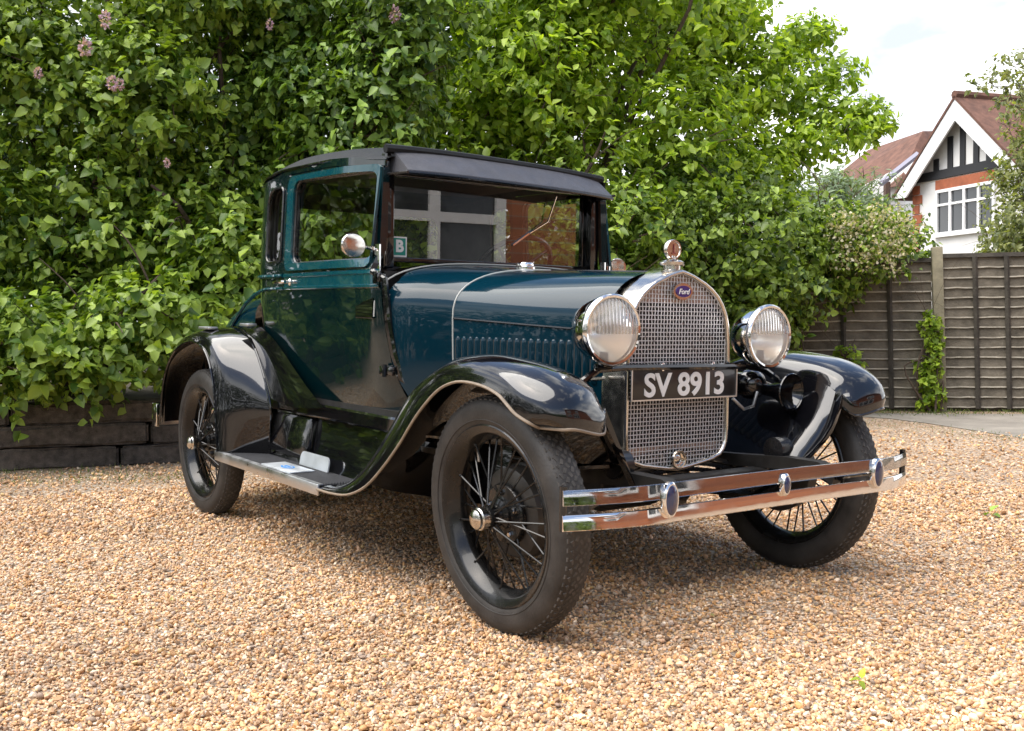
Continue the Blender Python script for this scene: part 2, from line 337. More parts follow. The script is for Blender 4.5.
# --- body shell: rear quarters, header rail, back of the cab
q0 = sx(-1.826)
out = [(q0, .60)]+[(sx(x), .60) for x in (-1.95, -2.07)]+[(s, .60) for s in np.arange(sx(-2.1), SEND, .06)]+[(SEND, .60), (SEND, 1.605)]
out += [(s, gut(smap(s, 1.17).x)) for s in np.arange(SEND-.05, q0, -.05)]+[(q0, gut(-1.826))]
for x in (-1.6, -1.4, -1.2, -1.03): out.append((sx(x), gut(x)))
for x in (-1.03, -1.2, -1.4, -1.6): out.append((sx(x), gut(x)-.032))
out.append((q0-.001, gut(-1.826)-.030))
hq = rrect(sx(-1.868), sx(-2.045), 1.235, 1.575, .03, rs=(.03, .045, .07, .03))
hr = [(s, z) for s, z in rrect(SEND-.46, SEND+.7, 1.25, 1.53, .06) if s < SEND-.0001]
outl = []
for p in out:
    outl.append(p)
    if p == (SEND, .60): outl += [(SEND, 1.25)]+[q for q in reversed(sorted([h for h in hr if h[1] < 1.4], key=lambda q: (q[0], -q[1])))]+[q for q in sorted([h for h in hr if h[1] > 1.4], key=lambda q: (q[0], q[1]))]+[(SEND, 1.53)]
shell = panel(outl, [hq], .010, cuts=scuts)
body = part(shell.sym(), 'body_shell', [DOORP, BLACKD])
# trunk deck
rows = []
for x in np.linspace(-2.20, -3.27, 26):
    wd = lerpf([(-2.2, .645), (-2.6, .63), (-3.0, .56), (-3.27, .45)], x); zt = lerpf([(-2.2, 1.135), (-2.4, 1.115), (-2.6, 1.06), (-2.8, .97), (-3.0, .85), (-3.15, .74), (-3.27, .60)], x)
    zs = .66*zt+.34*.55; row = []
    for k in range(5): row.append(Vector((x, wd*(.97+.03*k/4), .50+(zs-.50)*k/5)))
    for k in range(13):
        a = k/12*PI/2; row.append(Vector((x, wd*math.cos(a)**(2/3.4), zs+(zt-zs)*math.sin(a)**(2/3.4))))
    rows.append(row)
d = MB(); d.grid(rows); d.sym(); part(d, 'boot_lid', BLUE)
# belt mouldings
def rail(pts, r, name, m, parent=body, sym=True, n=6):
    b = MB(); b.tube(pts, r, n)
    if sym: b.sym()
    return part(b, name, m, parent)
up = [smap(sx(x), 1.170, .006) for x in np.arange(-1.83, -2.08, -.05)]+[smap(s, 1.170, .006) for s in np.arange(sx(-2.08), SEND, .04)]
rail(up, .010, 'belt_moulding', TEAL)
lo = [smap(sx(x), 1.112, .004) for x in np.arange(-1.83, -2.06, -.05)]+[Vector((x, lerpf([(-2.05, .655), (-2.2, .648), (-2.6, .632), (-3.0, .56)], x), z)) for x, z in ((-2.1, 1.105), (-2.2, 1.085), (-2.32, 1.045), (-2.45, .98), (-2.58, .90))]
rail(lo, .008, 'belt_moulding', TEAL)
b = MB(); b.tube([smap(s, z, .004) for s, z in hq+hq[:1]], .006, 6); b.sym(); part(b, 'quarter_window_bead', BLACKS, body)
def glasspane(outline, off, name, parent, m=GLASS, sym=False):
    g = MB(); g.add([smap(s, z, off) for s, z in outline], [tuple(range(len(outline)))])
    if sym: g.sym()
    return part(g, name, m, parent, smooth=False)
glasspane(hq, -.018, 'quarter_window_glass', body, sym=True)
# --- doors
def door_outline():
    o = [(sx(x), z) for x, z in ((-.812, .615), (-.85, .67), (-.885, .74), (-.912, .82), (-.932, .93), (-.944, 1.05), (-.948, 1.16), (-1.02, 1.175), (-1.035, 1.25), (-1.035, 1.58))]
    o += [(sx(x), gut(x)-.036) for x in (-1.04, -1.2, -1.4, -1.6)]+[(sx(-1.822), gut(-1.822)-.036)]
    return o+[(sx(-1.822), z) for z in (1.3, 1.1, .9, .72)]+[(sx(-1.822), .615)]
hd = rrect(sx(-1.068), sx(-1.738), 1.222, 1.572, .03, rs=(.02, .045, .05, .03))
hd = [(s, z+(.016*(s-hd[0][0])/.65 if z > 1.4 else 0)) for s, z in hd]
for sgn in (-1, 1):
    d = panel(door_outline(), [hd], .03, off=.003, cuts=scuts)
    if sgn < 0: d = d.mirror()
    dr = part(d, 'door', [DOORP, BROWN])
    def mm(b): return b.mirror() if sgn < 0 else b
    # raised window surround and belt band in the lighter copy of the body paint
    fo = rrect(sx(-1.048), sx(-1.805), 1.190, 1.600, .03, rs=(.02, .04, .05, .03)); fo = [(s, z+(.012*(s-fo[0][0])/.65 if z > 1.4 else 0)) for s, z in fo]
    fr = panel(fo, [[(s+(.0 if s > 0 else 0), z) for s, z in hd]], .012, off=.012, cuts=[(0, s) for s in np.arange(.4, 1.3, .1)]); part(mm(fr), 'window_frame', [TEAL, BLACKS], dr)
    b = MB(); b.tube([smap(s, z, -.006) for s, z in hd+hd[:1]], .007, 6); part(mm(b), 'window_seal', BLACKS, dr)
    g = MB(); g.add([smap(s, z, -.016) for s, z in hd], [tuple(range(len(hd)))]); part(mm(g), 'window_glass', GLASS, dr, smooth=False)
    b = MB(); rows = [[smap(s, z, o) for z, o in ((1.105, .002), (1.110, .009), (1.118, .009), (1.122, .005), (1.160, .005), (1.164, .010), (1.174, .010), (1.180, .002))] for s in np.linspace(sx(-.955), sx(-1.818), 22)]
    b.grid(rows); part(mm(b), 'belt_moulding', TEAL, dr)
    b = MB(); h = smap(sx(-1.755), 1.140, 0); b.lathe([(.001, 0), (.016, .002), (.017, .008), (.009, .014), (.009, .038), (.001, .040)], axes((h.x, h.y, h.z), (1, 0, 0), (0, 0, 1), (0, 1, 0)), 16)
    b.tube([h+Vector((.018, .036, 0)), h+Vector((0, .040, 0)), h+Vector((-.05, .043, 0)), h+Vector((-.10, .040, -.003))], [.007, .010, .009, .007], 8); b.tube([h+Vector((.06, -.002, 0)), h+Vector((.06, .012, 0))], .005)
    part(mm(b), 'door_handle', CHROME, dr)
    for hz in (.785, 1.145):
        b = MB(); p = smap(sx(-.93), hz, .012) if hz < 1 else smap(sx(-.955), hz, .012); b.box((p.x, p.y, hz), (.11 if hz < 1 else .05, .018, .036), bev=.006); b.tube([(p.x, p.y+.012, hz-.024), (p.x, p.y+.012, hz+.024)], .009, 8)
        part(mm(b), 'door_hinge', BLACK, dr)
# --- cowl and scuttle
def sect(x, w, zs, zt, z0, p=2.6, n=14, tuck=.02):
    row = [Vector((x, w-tuck*(1-k/5)**1.5, z0+(zs-z0)*k/5)) for k in range(5)]
    for k in range(n+1):
        a = k/n*PI/2; row.append(Vector((x, w*math.cos(a)**(2/p) if k < n else 0, zs+(zt-zs)*math.sin(a)**(2/p))))
    return row
rows = []
for x in np.linspace(-.702, -1.01, 10):
    t = (x+.7)/-.31; wv_ = lerpf([(a, b) for a, b in plan[:8]], x)-.0; rows.append(sect(x, wv_-(.03*t if t > .6 else 0)*0, .994-.0*t, 1.19+.027*t, .56, 2.6+.5*t))
# lower cowl edge follows the door seam: cut by keeping x forward of seam
seam = [(.56, -.77), (.615, -.800), (.67, -.838), (.74, -.873), (.82, -.900), (.93, -.920), (1.05, -.932), (1.12, -.936), (1.165, -1.0), (1.30, -1.01)]
rows2 = []
nr = 10
for i in range(nr+1):
    row = []
    for j in range(20):
        zt0 = rows[0][j].z
        xe = lerpf(seam, min(zt0*1.0, 1.29)) if j < 19 else -1.01
        x = -.702+(xe+.702)*i/nr
        t = (x+.7)/-.31; r_ = sect(x, lerpf(plan[:8], x), .994, 1.19+.027*t, .56, 2.6+.5*t); row.append(r_[j])
    rows2.append(row)
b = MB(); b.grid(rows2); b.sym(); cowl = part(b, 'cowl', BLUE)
b = MB()   # black ledge between cowl and windscreen
rows = [[p+Vector((0, 0, -.002)) for p in sect(x, .655, .994, z, .97, 3.3)[4:]] for x, z in ((-.99, 1.218), (-1.05, 1.222), (-1.13, 1.224))]
b.grid(rows); b.sym(); part(b, 'windscreen_ledge', BLACK, cowl)
b = MB(); b.tube([p+Vector((.004, 0, 0))+p.normalized()*0 for p in sect(-.99, .648, .994, 1.219, .97, 3.1)[5:]], .0035, 6); b.sym(); part(b, 'cowl_bead', LBEAD, cowl)
b = MB(); pts = [smap(sx(x), z, .012) for z, x in ((.60, -.775), (.68, -.825), (.76, -.865), (.85, -.892), (.95, -.908), (1.06, -.918), (1.14, -.925), (1.17, -.985))]
b.tube(pts, [.012, .016, .017, .017, .016, .015, .014, .012], 8); b.sym(); part(b, 'door_post', BLACK, cowl)
b = MB(); b.lathe([(.045, 0), (.045, .012), (.038, .016), (.038, .024), (.034, .030), (.001, .032)], Matrix.Translation((-.875, 0, 1.197)), 20); part(b, 'fuel_filler_cap', CHROME, cowl)
# --- bonnet
def hood_sec(x):
    t = (-.70-x)/-.64; t = max(0, min(1, t)); w_ = .466-(.204*t)-.0+.02*math.sin(PI*t)*.6
    return sect(x, w_, .994-.035*t, 1.19-.022*t, .55+.0*t, 2.6-.25*t)
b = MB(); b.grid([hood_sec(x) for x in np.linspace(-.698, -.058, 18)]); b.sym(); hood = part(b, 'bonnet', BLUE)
b = MB(); b.tube([hood_sec(x)[5]+Vector((0, .002, 0)) for x in np.linspace(-.695, -.06, 12)], .0035, 6); b.tube([p+Vector((0, 0, .001)) for p in [hood_sec(x)[-1] for x in (-.695, -.06)]], .004, 6); b.sym(); part(b, 'bonnet_hinge', BLACKS, hood)
b = MB(); b.tube([p for p in hood_sec(-.70)[1:]], .0035, 6); b.sym(); part(b, 'bonnet_bead', LBEAD, hood)
def hood_y(x, z):
    s = hood_sec(x); return s[0].y+(s[5].y-s[0].y)*min(1, max(0, (z-s[0].z)/(s[5].z-s[0].z)))**.6
b = MB()
for k in range(20):
    x = -.672+k*.0302; z0, z1 = .775, .928
    ya, yb = hood_y(x-.012, .9), hood_y(x+.012, .9)
    rws_ = []
    for tt, pr in ((-1, 0), (-.9, .006), (-.4, .0085), (.3, .006), (1, 0)):
        xx = x+tt*.0085; yy = hood_y(xx, .9)-.0006
        rws_.append([Vector((xx, yy, z0)), Vector((xx, yy+pr*.9, z0+.012)), Vector((xx, yy+pr, z0+.03)), Vector((xx, yy+pr, z1-.02)), Vector((xx, yy+pr*.8, z1-.008)), Vector((xx, yy, z1))])
    b.grid(rws_)
sl_b = MB()
for k in range(20):
    x = -.672+k*.0302; sl_b.add([Vector((x+xx, hood_y(x+xx, .9)+.0022, zz)) for xx, zz in ((-.0145, .785), (-.0075, .785), (-.0075, .918), (-.0145, .918))], [(0, 1, 2, 3)])
for s_ in (-1, 1): part(sl_b if s_ > 0 else sl_b.mirror(), 'louvre_slots', BLACKD, hood, smooth=False)
b.sym(); part(b, 'bonnet_louvres', BLUE, hood, angle=50)
# --- radiator
ro = [(0, 1.177), (.03, 1.171), (.065, 1.160), (.12, 1.137), (.155, 1.117), (.187, 1.092), (.212, 1.062), (.232, 1.025), (.245, .98), (.251, .92), (.253, .80), (.254, .62), (.250, .565), (.238, .533), (.215, .511), (.17, .496), (.11, .486), (.055, .478), (0, .472)]
loop = [(y, z) for y, z in ro]+[(-y, z) for y, z in ro[-2:0:-1]]
def inset(lp, d):
    n = len(lp); out = []
    for i in range(n):
        a, b_, c = Vector(lp[i-1]), Vector(lp[i]), Vector(lp[(i+1) % n]); t = (c-a).normalized(); out.append((b_.x-t.y*d*-1*-1, b_.y+t.x*d*-1*-1) if False else (b_.x+t.y*d, b_.y-t.x*d))
    return out
L1 = inset(loop, .02)
sgn_in = 1 if abs(L1[10][0]) < abs(loop[10][0]) else -1
def ins(d): return inset(loop, d*sgn_in)
b = MB(); b.grid([[Vector((x, y, z)) for y, z in ins(d)] for x, d in ((-.072, -.008), (-.06, -.008), (.018, -.001), (.034, .0005), (.043, .005), (.045, .010), (.042, .015), (.034, .018), (.024, .019))], closev=True)
rad = part(b, 'radiator_shell', NICKEL, angle=60)
L3 = ins(.017)
def yz_hit(lp, ax, c):
    o = []
    for i in range(len(lp)):
        a, d_ = lp[i], lp[(i+1) % len(lp)]
        if (a[ax]-c)*(d_[ax]-c) < 0: o.append(a[1-ax]+(d_[1-ax]-a[1-ax])*(c-a[ax])/(d_[ax]-a[ax]))
    return sorted(o)
b = MB(); pitch = .0145
for k in range(-17, 18):
    h = yz_hit(L3, 0, k*pitch+.0003)
    if len(h) >= 2: b.tube([(.030+.0012*((j+k) % 2*2-1), k*pitch, z) for j, z in enumerate(np.linspace(h[0], h[-1], max(3, int((h[-1]-h[0])/pitch))))], .0018, 5)
z = .48
j = 0
while z < 1.175:
    h = yz_hit(L3, 1, z+.0003)
    if len(h) >= 2: b.tube([(.030-.0012*((i+j) % 2*2-1), y, z) for i, y in enumerate(np.linspace(h[0], h[-1], max(3, int((h[-1]-h[0])/pitch))))], .0018, 5)
    z += pitch; j += 1
part(b, 'stone_guard', MESHM, rad)
b = MB(); b.add([Vector((.004, y, z)) for y, z in ins(.012)], [tuple(range(len(loop)))]); part(b, 'radiator_core', CORE, rad, smooth=False)
b = MB()

TANKM = mat('tank_metal', (.42, .31, .25), .35, .7, rvar=.1)
for z0_, z1_ in ((1.062, 1.2), (.40, .566)):
    q = [(y, max(z0_, min(z1_, z))) for y, z in ins(.014)]; b = MB(); b.add([Vector((.012, y, z)) for y, z in q], [tuple(range(len(q)))]); part(b, 'radiator_tank', TANKM, rad, smooth=False)
X_ = axes((.036, 0, 1.100), (0, 1, 0), (0, 0, 1), (1, 0, 0))
def oval(mb, M, a, c, h0, h1, n=28, top=True):
    mb.add([M@Vector((a*math.cos(2*PI*k/n), c*math.sin(2*PI*k/n), h)) for h in (h0, h1) for k in range(n)], [(k, (k+1) % n, (k+1) % n+n, k+n) for k in range(n)]+([tuple(range(n, 2*n))] if top else [])); return mb
b = MB(); oval(b, X_, .046, .029, 0, .010); bd = part(b, 'radiator_badge', NICKEL, rad)
b = MB(); oval(b, X_, .036, .020, .008, .0125); part(b, 'radiator_badge', BADGEB, rad)
t = text_mb('Ford', .026, .0004, .0006, shear=.3); xf(t, X_@Matrix.Translation((0, -.001, .0135))); part(t, 'badge_lettering', WHITE, rad)
X2 = axes((.038, 0, .516), (0, 1, 0), (0, 0, 1), (1, 0, 0))
b = MB(); b.lathe([(.031, 0), (.034, .006), (.031, .012), (.026, .012), (.024, .004), (.018, .002), (.012, .006), (.001, .008)], X2, 24); part(b, 'crank_hole_cover', NICKEL, rad)
b = MB(); b.lathe([(.040, 0), (.040, .010), (.030, .014), (.030, .026), (.042, .030), (.043, .040), (.034, .046), (.012, .050), (.010, .062), (.001, .062)], Matrix.Translation((-.012, 0, 1.163)), 22)
b.box((-.012, 0, 1.196), (.022, .104, .010), bev=.004); cap = part(b, 'radiator_cap', NICKEL, rad)
X3 = axes((-.022, 0, 1.246), (0, 1, 0), (0, 0, 1), (1, 0, 0))
b = MB(); b.lathe([(.001, 0), (.030, 0), (.036, .004), (.037, .014), (.034, .020), (.030, .020), (.028, .016), (.001, .016)], X3, 26); part(b, 'temperature_gauge', NICKEL, rad)
b = MB(); b.box((-.004, 0, 1.250), (.002, .004, .030)); b.box((-.004, .0, 1.234), (.002, .018, .004)); part(b, 'gauge_needle', mat('gauge_red', (.25, .05, .04), .5), rad)
# --- number plate
PX = .068
b = MB(); b.box((PX, 0, .7835), (.004, .506, .110), bev=.0015); pl = part(b, 'number_plate', PLATEB)
b = MB()
for zz in (.7835-.0525, .7835+.0525): b.box((PX+.003, 0, zz), (.004, .512, .005))
for yy in (-.2535, .2535): b.box((PX+.003, yy, .7835), (.004, .005, .110))
part(b, 'plate_border', ALU, pl)
t = text_mb('SV 8913', .108, .0028, .0012, xs=.80, space=1.0)
xs = [v[0] for v in t.v]; ys = [v[1] for v in t.v]; cx, cy = (min(xs)+max(xs))/2, (min(ys)+max(ys))/2; kx = 0.385/(max(xs)-min(xs)); ky = .083/(max(ys)-min(ys))
t.v = [((v[0]-cx)*kx, (v[1]-cy)*ky, v[2]) for v in t.v]
xf(t, axes((PX+.0035, -.005, .781), (0, 1, 0), (0, 0, 1), (1, 0, 0))); part(t, 'plate_lettering', LETTER, pl, smooth=False)
b = MB()
for yy in (-.115, .13): b.box((PX+.004, yy, .842), (.008, .012, .03), bev=.003)
part(b, 'plate_clip', CHROME, pl)
# --- headlights
b = MB(); b.tube([(.07, -.52, .735), (.07, -.47, .80), (.07, -.40, .838), (.07, -.30, .843), (.07, .30, .838), (.07, .40, .825), (.07, .47, .79), (.07, .52, .73)], .012, 8); part(b, 'headlight_bar', BLACK)
for (yy, zz) in ((-.377, .967), (.379, .946)):
    M = axes((.10, yy, zz), (0, 1, 0), (0, 0, 1), (1, 0, 0))
    if yy < 0: M = Matrix.Translation((.10, yy, zz))@Matrix.Rotation(R_(-2), 4, 'Z')@Matrix.Translation((-.10, -yy, -zz))@M
    b = MB(); b.lathe([(.001, -.142), (.030, -.139), (.060, -.126), (.085, -.100), (.100, -.066), (.107, -.032), (.109, -.006)], M, 36); hl = part(b, 'headlight', CHROME)
    b = MB(); b.lathe([(.109, -.008), (.115, -.006), (.1175, .002), (.1165, .012), (.111, .018), (.104, .016), (.102, .008)], M, 40); part(b, 'headlight_rim', CHROME, hl)
    b = MB(); b.lathe([(.106-.105*k/10, -.012-.115*(1-(1-k/10)**2)) for k in range(11)], M, 30); part(b, 'reflector', REFL, hl)
    b = MB(); b.lathe([(.104*math.cos(a), .010+.018*math.sin(a)) for a in np.linspace(0, PI/2, 8)], M, 36); part(b, 'lens', LENS, hl)
    b = MB(); b.lathe([(.001, -.05), (.012, -.054), (.014, -.062), (.001, -.068)], M, 14); part(b, 'bulb', mat('bulb_glass', (.8, .8, .75), .1), hl)
    b = MB(); b.lathe([(.036, 0), (.030, .008), (.016, .016), (.014, .05)], Matrix.Translation((.07, yy, .845)), 14); b.box((.075, yy, .853), (.05, .05, .012), bev=.004); part(b, 'headlight_post', BLACK, hl)
# --- roof
def hwid(x):
    if x > -2.06: return lerpf([(-1.03, .562), (-1.2, .614), (-1.5, .634), (-2.06, .634)], x)
    t = min(1, (-2.06-x)/.275); return .634-.255+.255*math.sqrt(max(0, 1-t*t))
AR = [(-1.03, .044), (-1.12, .062), (-1.3, .088), (-1.6, .115), (-1.85, .125), (-2.05, .115), (-2.2, .078), (-2.29, .035), (-2.335, .0)]
b = MB(); rows = []
for x in list(np.linspace(-1.035, -2.05, 18))+list(-2.06-.275*np.sin(np.linspace(.05, PI/2, 10))):
    hw = hwid(x)+.004; A = lerpf(AR, x)
    rows.append([Vector((x, hw*v, gut(x)-.004+A*(1-abs(v)**3.2)**.8-.012*(1+v)*min(1, max(0, (x+1.9)/.8)))) for v in np.sin(np.linspace(-PI/2, PI/2, 33))])
b.grid(rows); roof = part(b, 'roof', VINYL)
b = MB(); g = [Vector((x, hwid(x)+.005, gut(x)-.006)) for x in list(np.linspace(-1.035, -2.05, 14))+list(-2.06-.275*np.sin(np.linspace(.05, PI/2, 10)))]
g = g+[Vector((-2.338, y, 1.60)) for y in (.25, .1, 0)]
b.tube(g, .006, 6); b.sym(); part(b, 'drip_moulding', BLACK, roof)
b = MB(); hdr = [Vector((-1.055, .566*v, 1.662+.012*(1-abs(v)**2.5)-.013*(1+v))) for v in np.linspace(-1, 1, 21)]; b.tube(hdr, .019, 8); part(b, 'header_roll', VINYL, roof)
b = MB(); b.box((-1.095, 0, 1.615), (.05, 1.10, .075), bev=.008); part(b, 'windscreen_header', BLACKS, roof)
# visor
def vedge(v, x, z0, zc): return Vector((x-.018*abs(v)**6, (.530)*v, z0+zc*(1-abs(v)**2.5)-.011*(1+v)))
b = MB(); V = np.linspace(-1, 1, 25)
b.grid([[vedge(v, -1.048, 1.662, .012) for v in V], [vedge(v, -1.00, 1.632, .009) for v in V], [vedge(v, -.918, 1.570, .006) for v in V], [vedge(v, -.915, 1.560, .006) for v in V], [vedge(v, -.928, 1.558, .006) for v in V], [vedge(v, -1.055, 1.625, .006) for v in V]])
for v in (-1, 1): b.add([Vector((-1.085, v*.545, vedge(v, 0, 1.660, .012).z)), vedge(v, -1.048, 1.662, .012), vedge(v, -1.00, 1.632, .009), vedge(v, -.918, 1.570, .006), vedge(v, -.915, 1.560, .006), Vector((-1.085, v*.545, vedge(v, 0, 1.560, .006).z))], [(0, 1, 2, 3, 4, 5)])
part(b, 'sun_visor', VISOR, roof, angle=30)
b = MB(); b.tube([vedge(v, -.917, 1.560, .006) for v in V], .007, 6); b.tube([(-1.08, -.566, 1.562), (-.928, -.535, 1.559)], .006, 6); b.tube([(-1.08, .566, 1.562), (-.928, .535, 1.551)], .006, 6); part(b, 'visor_edge', BLACKS, roof)
# --- windscreen
b = MB()
for s_ in (-1, 1): b.box((-1.095, s_*.540, 1.41), (.062, .050, .44), bev=.008)
b.box((-1.125, 0, 1.228), (.03, 1.08, .020), bev=.004); b.box((-1.125, 0, 1.575), (.03, 1.08, .018), bev=.004)
for s_ in (-1, 1): b.box((-1.125, s_*.512, 1.40), (.028, .018, .35), bev=.004)
ws = part(b, 'windscreen_frame', BLACK)
b = MB(); b.add([(-1.122, -.505, 1.236), (-1.122, .505, 1.236), (-1.122, .505, 1.57), (-1.122, -.505, 1.57)], [(0, 1, 2, 3)]); part(b, 'windscreen_glass', WSGLASS, ws, smooth=False)
b = MB(); b.tube([(-1.085, .325, 1.545), (-1.10, .29, 1.43), (-1.112, .20, 1.375)], .004, 6); b.box((-1.116, .165, 1.352), (.006, .13, .007), rot=Matrix.Rotation(R_(33), 4, 'X')@Matrix.Rotation(0, 4, 'Z')); part(b, 'wiper', CHROME, ws)
X4 = axes((-1.1195, -.462, 1.281), (0, 1, 0), (0, 0, 1), (1, 0, 0))
b = MB(); b.box((-1.1195, -.462, 1.281), (.001, .070, .082)); st = part(b, 'window_sticker', WHITE, ws)
b = MB(); b.box((-1.1185, -.462, 1.281), (.001, .058, .070)); part(b, 'sticker_panel', STGREEN, ws)
t = text_mb('B', .066, .003, .0003); xf(t, axes((-1.1175, -.462, 1.281), (0, 1, 0), (0, 0, 1), (1, 0, 0))); part(t, 'sticker_letter', WHITE, ws)
# chrome hinge rods beside the windscreen and mirrors
b = MB()
for s_ in (-1, 1): b.tube([(-1.04, s_*.602, 1.12), (-1.04, s_*.602, 1.24)], .010, 8)
part(b, 'hinge_rod', CHROME, ws)
for s_, zc, mx_ in ((-1, 1.258, -.925), (1, 1.235, -1.06)):
    b = MB(); c0 = Vector((-1.04, s_*(.605 if s_ < 0 else .57), zc)); yo = .715 if s_ < 0 else .62; c1 = Vector((mx_-.01, s_*yo, zc+.002))
    b.tube([c0+Vector((0, 0, -.02)), c0+Vector((0, 0, .022))], .013, 8); b.tube([c0, c0.lerp(c1, .5)+Vector((0, 0, -.004)), c1], .0055, 8); b.lathe([(.001, -.012), (.010, -.006), (.010, .006), (.001, .012)], Matrix.Translation(c0.lerp(c1, .45)), 10)
    ar = part(b, 'mirror', CHROME)
    # glass faces the driver (rearwards), domed chrome back faces forward
    mc = Vector((mx_, s_*(yo+.058), zc+.004)); ax = Vector((1, -.25*s_, 0)).normalized(); ay = Vector((0, 0, 1)); 
    Mx = axes(mc, ax.cross(ay)*-1, ay, ax)
    Mx = Mx@Matrix.Diagonal((1, .76 if s_ < 0 else .8, 1, 1)).to_4x4() if s_ < 0 else Mx@Matrix.Diagonal((.75, .75, 1, 1))
    b = MB(); b.lathe([(.058, -.004), (.0595, .002), (.056, .007), (.040, .010), (.020, .0115), (.001, .012)], Mx, 26); part(b, 'mirror_head', NICKEL, ar)
    b = MB(); b.disc((0, 0, -.003), .056, Mx, 26); part(b, 'mirror_glass', CHROME, ar, smooth=False)
# --- interior
b = MB(); b.box((-1.72, 0, .86), (.50, 1.16, .16), bev=.05); b.box((-1.98, 0, 1.05), (.14, 1.16, .36), rot=Matrix.Rotation(R_(-10), 4, 'Y'), bev=.05); part(b, 'seat', SEATM)
b = MB(); b.box((-1.6, 0, .62), (1.5, 1.22, .02)); b.box((-1.02, 0, .90), (.02, 1.16, .55)); b.box((-1.14, 0, 1.13), (.05, 1.10, .14), bev=.01); part(b, 'cab_floor', BLACKD)
b = MB(); b.box((-1.62, 0, 1.640), (.95, 1.06, .01), bev=.003); part(b, 'headlining', BROWN)
Ms = Matrix.Translation((-1.44, .335, 1.215))@Matrix.Rotation(R_(-48), 4, 'Y')
b = MB(); b.tube([Ms@Vector((.212*math.cos(2*PI*k/40), .212*math.sin(2*PI*k/40), 0)) for k in range(40)], .0125, 8, closed=True)
for k in range(4):
    a = PI/4+k*PI/2; b.tube([Ms@Vector((0, 0, -.02)), Ms@Vector((.21*math.cos(a), .21*math.sin(a), 0))], .008, 6)
b.lathe([(.001, .01), (.035, .0), (.035, -.03), (.018, -.04), (.018, -.6)], Ms, 12); part(b, 'steering_wheel', BLACKS)
# --- fenders
def loft_rails(rails, n, m):      # rails: list of polylines across; n stations along, m steps across
    rr = [interp(r, n) for r in rails]; rows = []
    for i in range(n): rows.append(interp([r[i] for r in rr], m))
    return rows
def Y(lst, y): return [(x, y, z) for x, z in lst]
fo = [(.290, .692), (.268, .706), (.222, .728), (.185, .754), (.137, .780), (.052, .800), (-.061, .805), (-.15, .786), (-.22, .752), (-.307, .689), (-.37, .632), (-.436, .568), (-.54, .481), (-.67, .392), (-.811, .340), (-.95, .324), (-1.075, .322)]
fc = [(.350, .690), (.350, .735), (.322, .787), (.26, .830), (.17, .862), (.05, .880), (-.06, .886), (-.20, .874), (-.32, .836), (-.43, .785), (-.53, .715), (-.61, .635), (-.70, .545), (-.80, .455), (-.90, .385), (-1.0, .345), (-1.09, .332)]
def ff_y(i, lo, hi, k0=9, k1=16): return lo+(hi-lo)*min(1, max(0, (i-k0)/(k1-k0)))
NY = [.055, .022, .006]+[0]*20
r_out = [(x-.02*(i == 0), .842-NY[i], z) for i, (x, z) in enumerate(fo)]
r_sh = [(a[0]*.62+c[0]*.38, .832-NY[i]*1.2, a[1]*.50+c[1]*.50) for i, (a, c) in enumerate(zip(fo, fc))]
r_s2 = [(a[0]*.25+c[0]*.75, .795-NY[i]*.8, a[1]*.16+c[1]*.84) for i, (a, c) in enumerate(zip(fo, fc))]
r_cr = [(c[0], ff_y(i, .715, .74), c[1]) for i, c in enumerate(fc)]
r_in = [(c[0]-.02*(i < 3), ff_y(i, .60, .68), c[1]-ff_y(i, .022, .0, 6, 14)) for i, c in enumerate(fc)]
r_i2 = [((c[0]-.055 if i < 3 else c[0]), ff_y(i, .565, .62), (c[1]-ff_y(i, .075, .0, 6, 14) if i > 1 else c[1]+.01)) for i, c in enumerate(fc)]
for s_ in (-1, 1):
    b = MB(); b.grid(loft_rails([r_out, r_sh, r_s2, r_cr, r_in, r_i2], 64, 18))
    if s_ < 0: b = b.mirror()
    ff = part(b, 'front_fender', BLACK, angle=70)
    rb = interp(r_out, 60); tip = loft_rails([r_out, r_sh, r_s2, r_cr, r_in, r_i2], 64, 18)[0]
    b = MB(); b.tube([p+Vector((0, .002, -.002)) for p in (tip[::-1]+rb[1:])], .0048, 6)
    if s_ < 0: b = b.mirror()
    part(b, 'fender_bead', BEAD if s_ < 0 else BLACK, ff)
    # inner valance from fender to frame rail
    i2 = interp(r_i2, 40); rows = []
    for p in i2[:30]:
        t = max(0, min(1, (p.z-.45)/.4)); q = Vector((p.x-.05*(p.x > .2), .375, min(p.z-.04, .50 if p.x < .25 else .46))); m1 = Vector((p.x, p.y*.75+.375*.25-.02, p.z*.55+q.z*.45)); rows.append(interp([p, m1, q], 8))
    b = MB(); b.grid(rows)
    if s_ < 0: b = b.mirror()
    part(b, 'inner_valance', BLACK, ff)
ro_ = [(-3.07, .83, .385), (-3.03, .835, .55), (-2.95, .84, .68), (-2.82, .842, .78), (-2.66, .842, .835), (-2.50, .842, .850), (-2.37, .842, .825), (-2.28, .842, .76), (-2.225, .842, .66), (-2.20, .842, .55), (-2.185, .842, .45), (-2.165, .842, .335)]
rs_ = [(-3.105, .80, .39), (-3.07, .81, .56), (-2.985, .815, .71), (-2.84, .815, .825), (-2.66, .815, .880), (-2.47, .815, .893), (-2.325, .815, .862), (-2.225, .815, .79), (-2.165, .815, .68), (-2.14, .815, .56), (-2.135, .815, .45), (-2.125, .81, .335)]
rc_ = [(-3.13, .72, .39), (-3.095, .72, .565), (-3.0, .72, .73), (-2.85, .72, .85), (-2.65, .725, .908), (-2.44, .73, .917), (-2.29, .735, .885), (-2.17, .74, .80), (-2.09, .74, .69), (-2.05, .74, .565), (-2.055, .735, .45), (-2.07, .73, .335)]
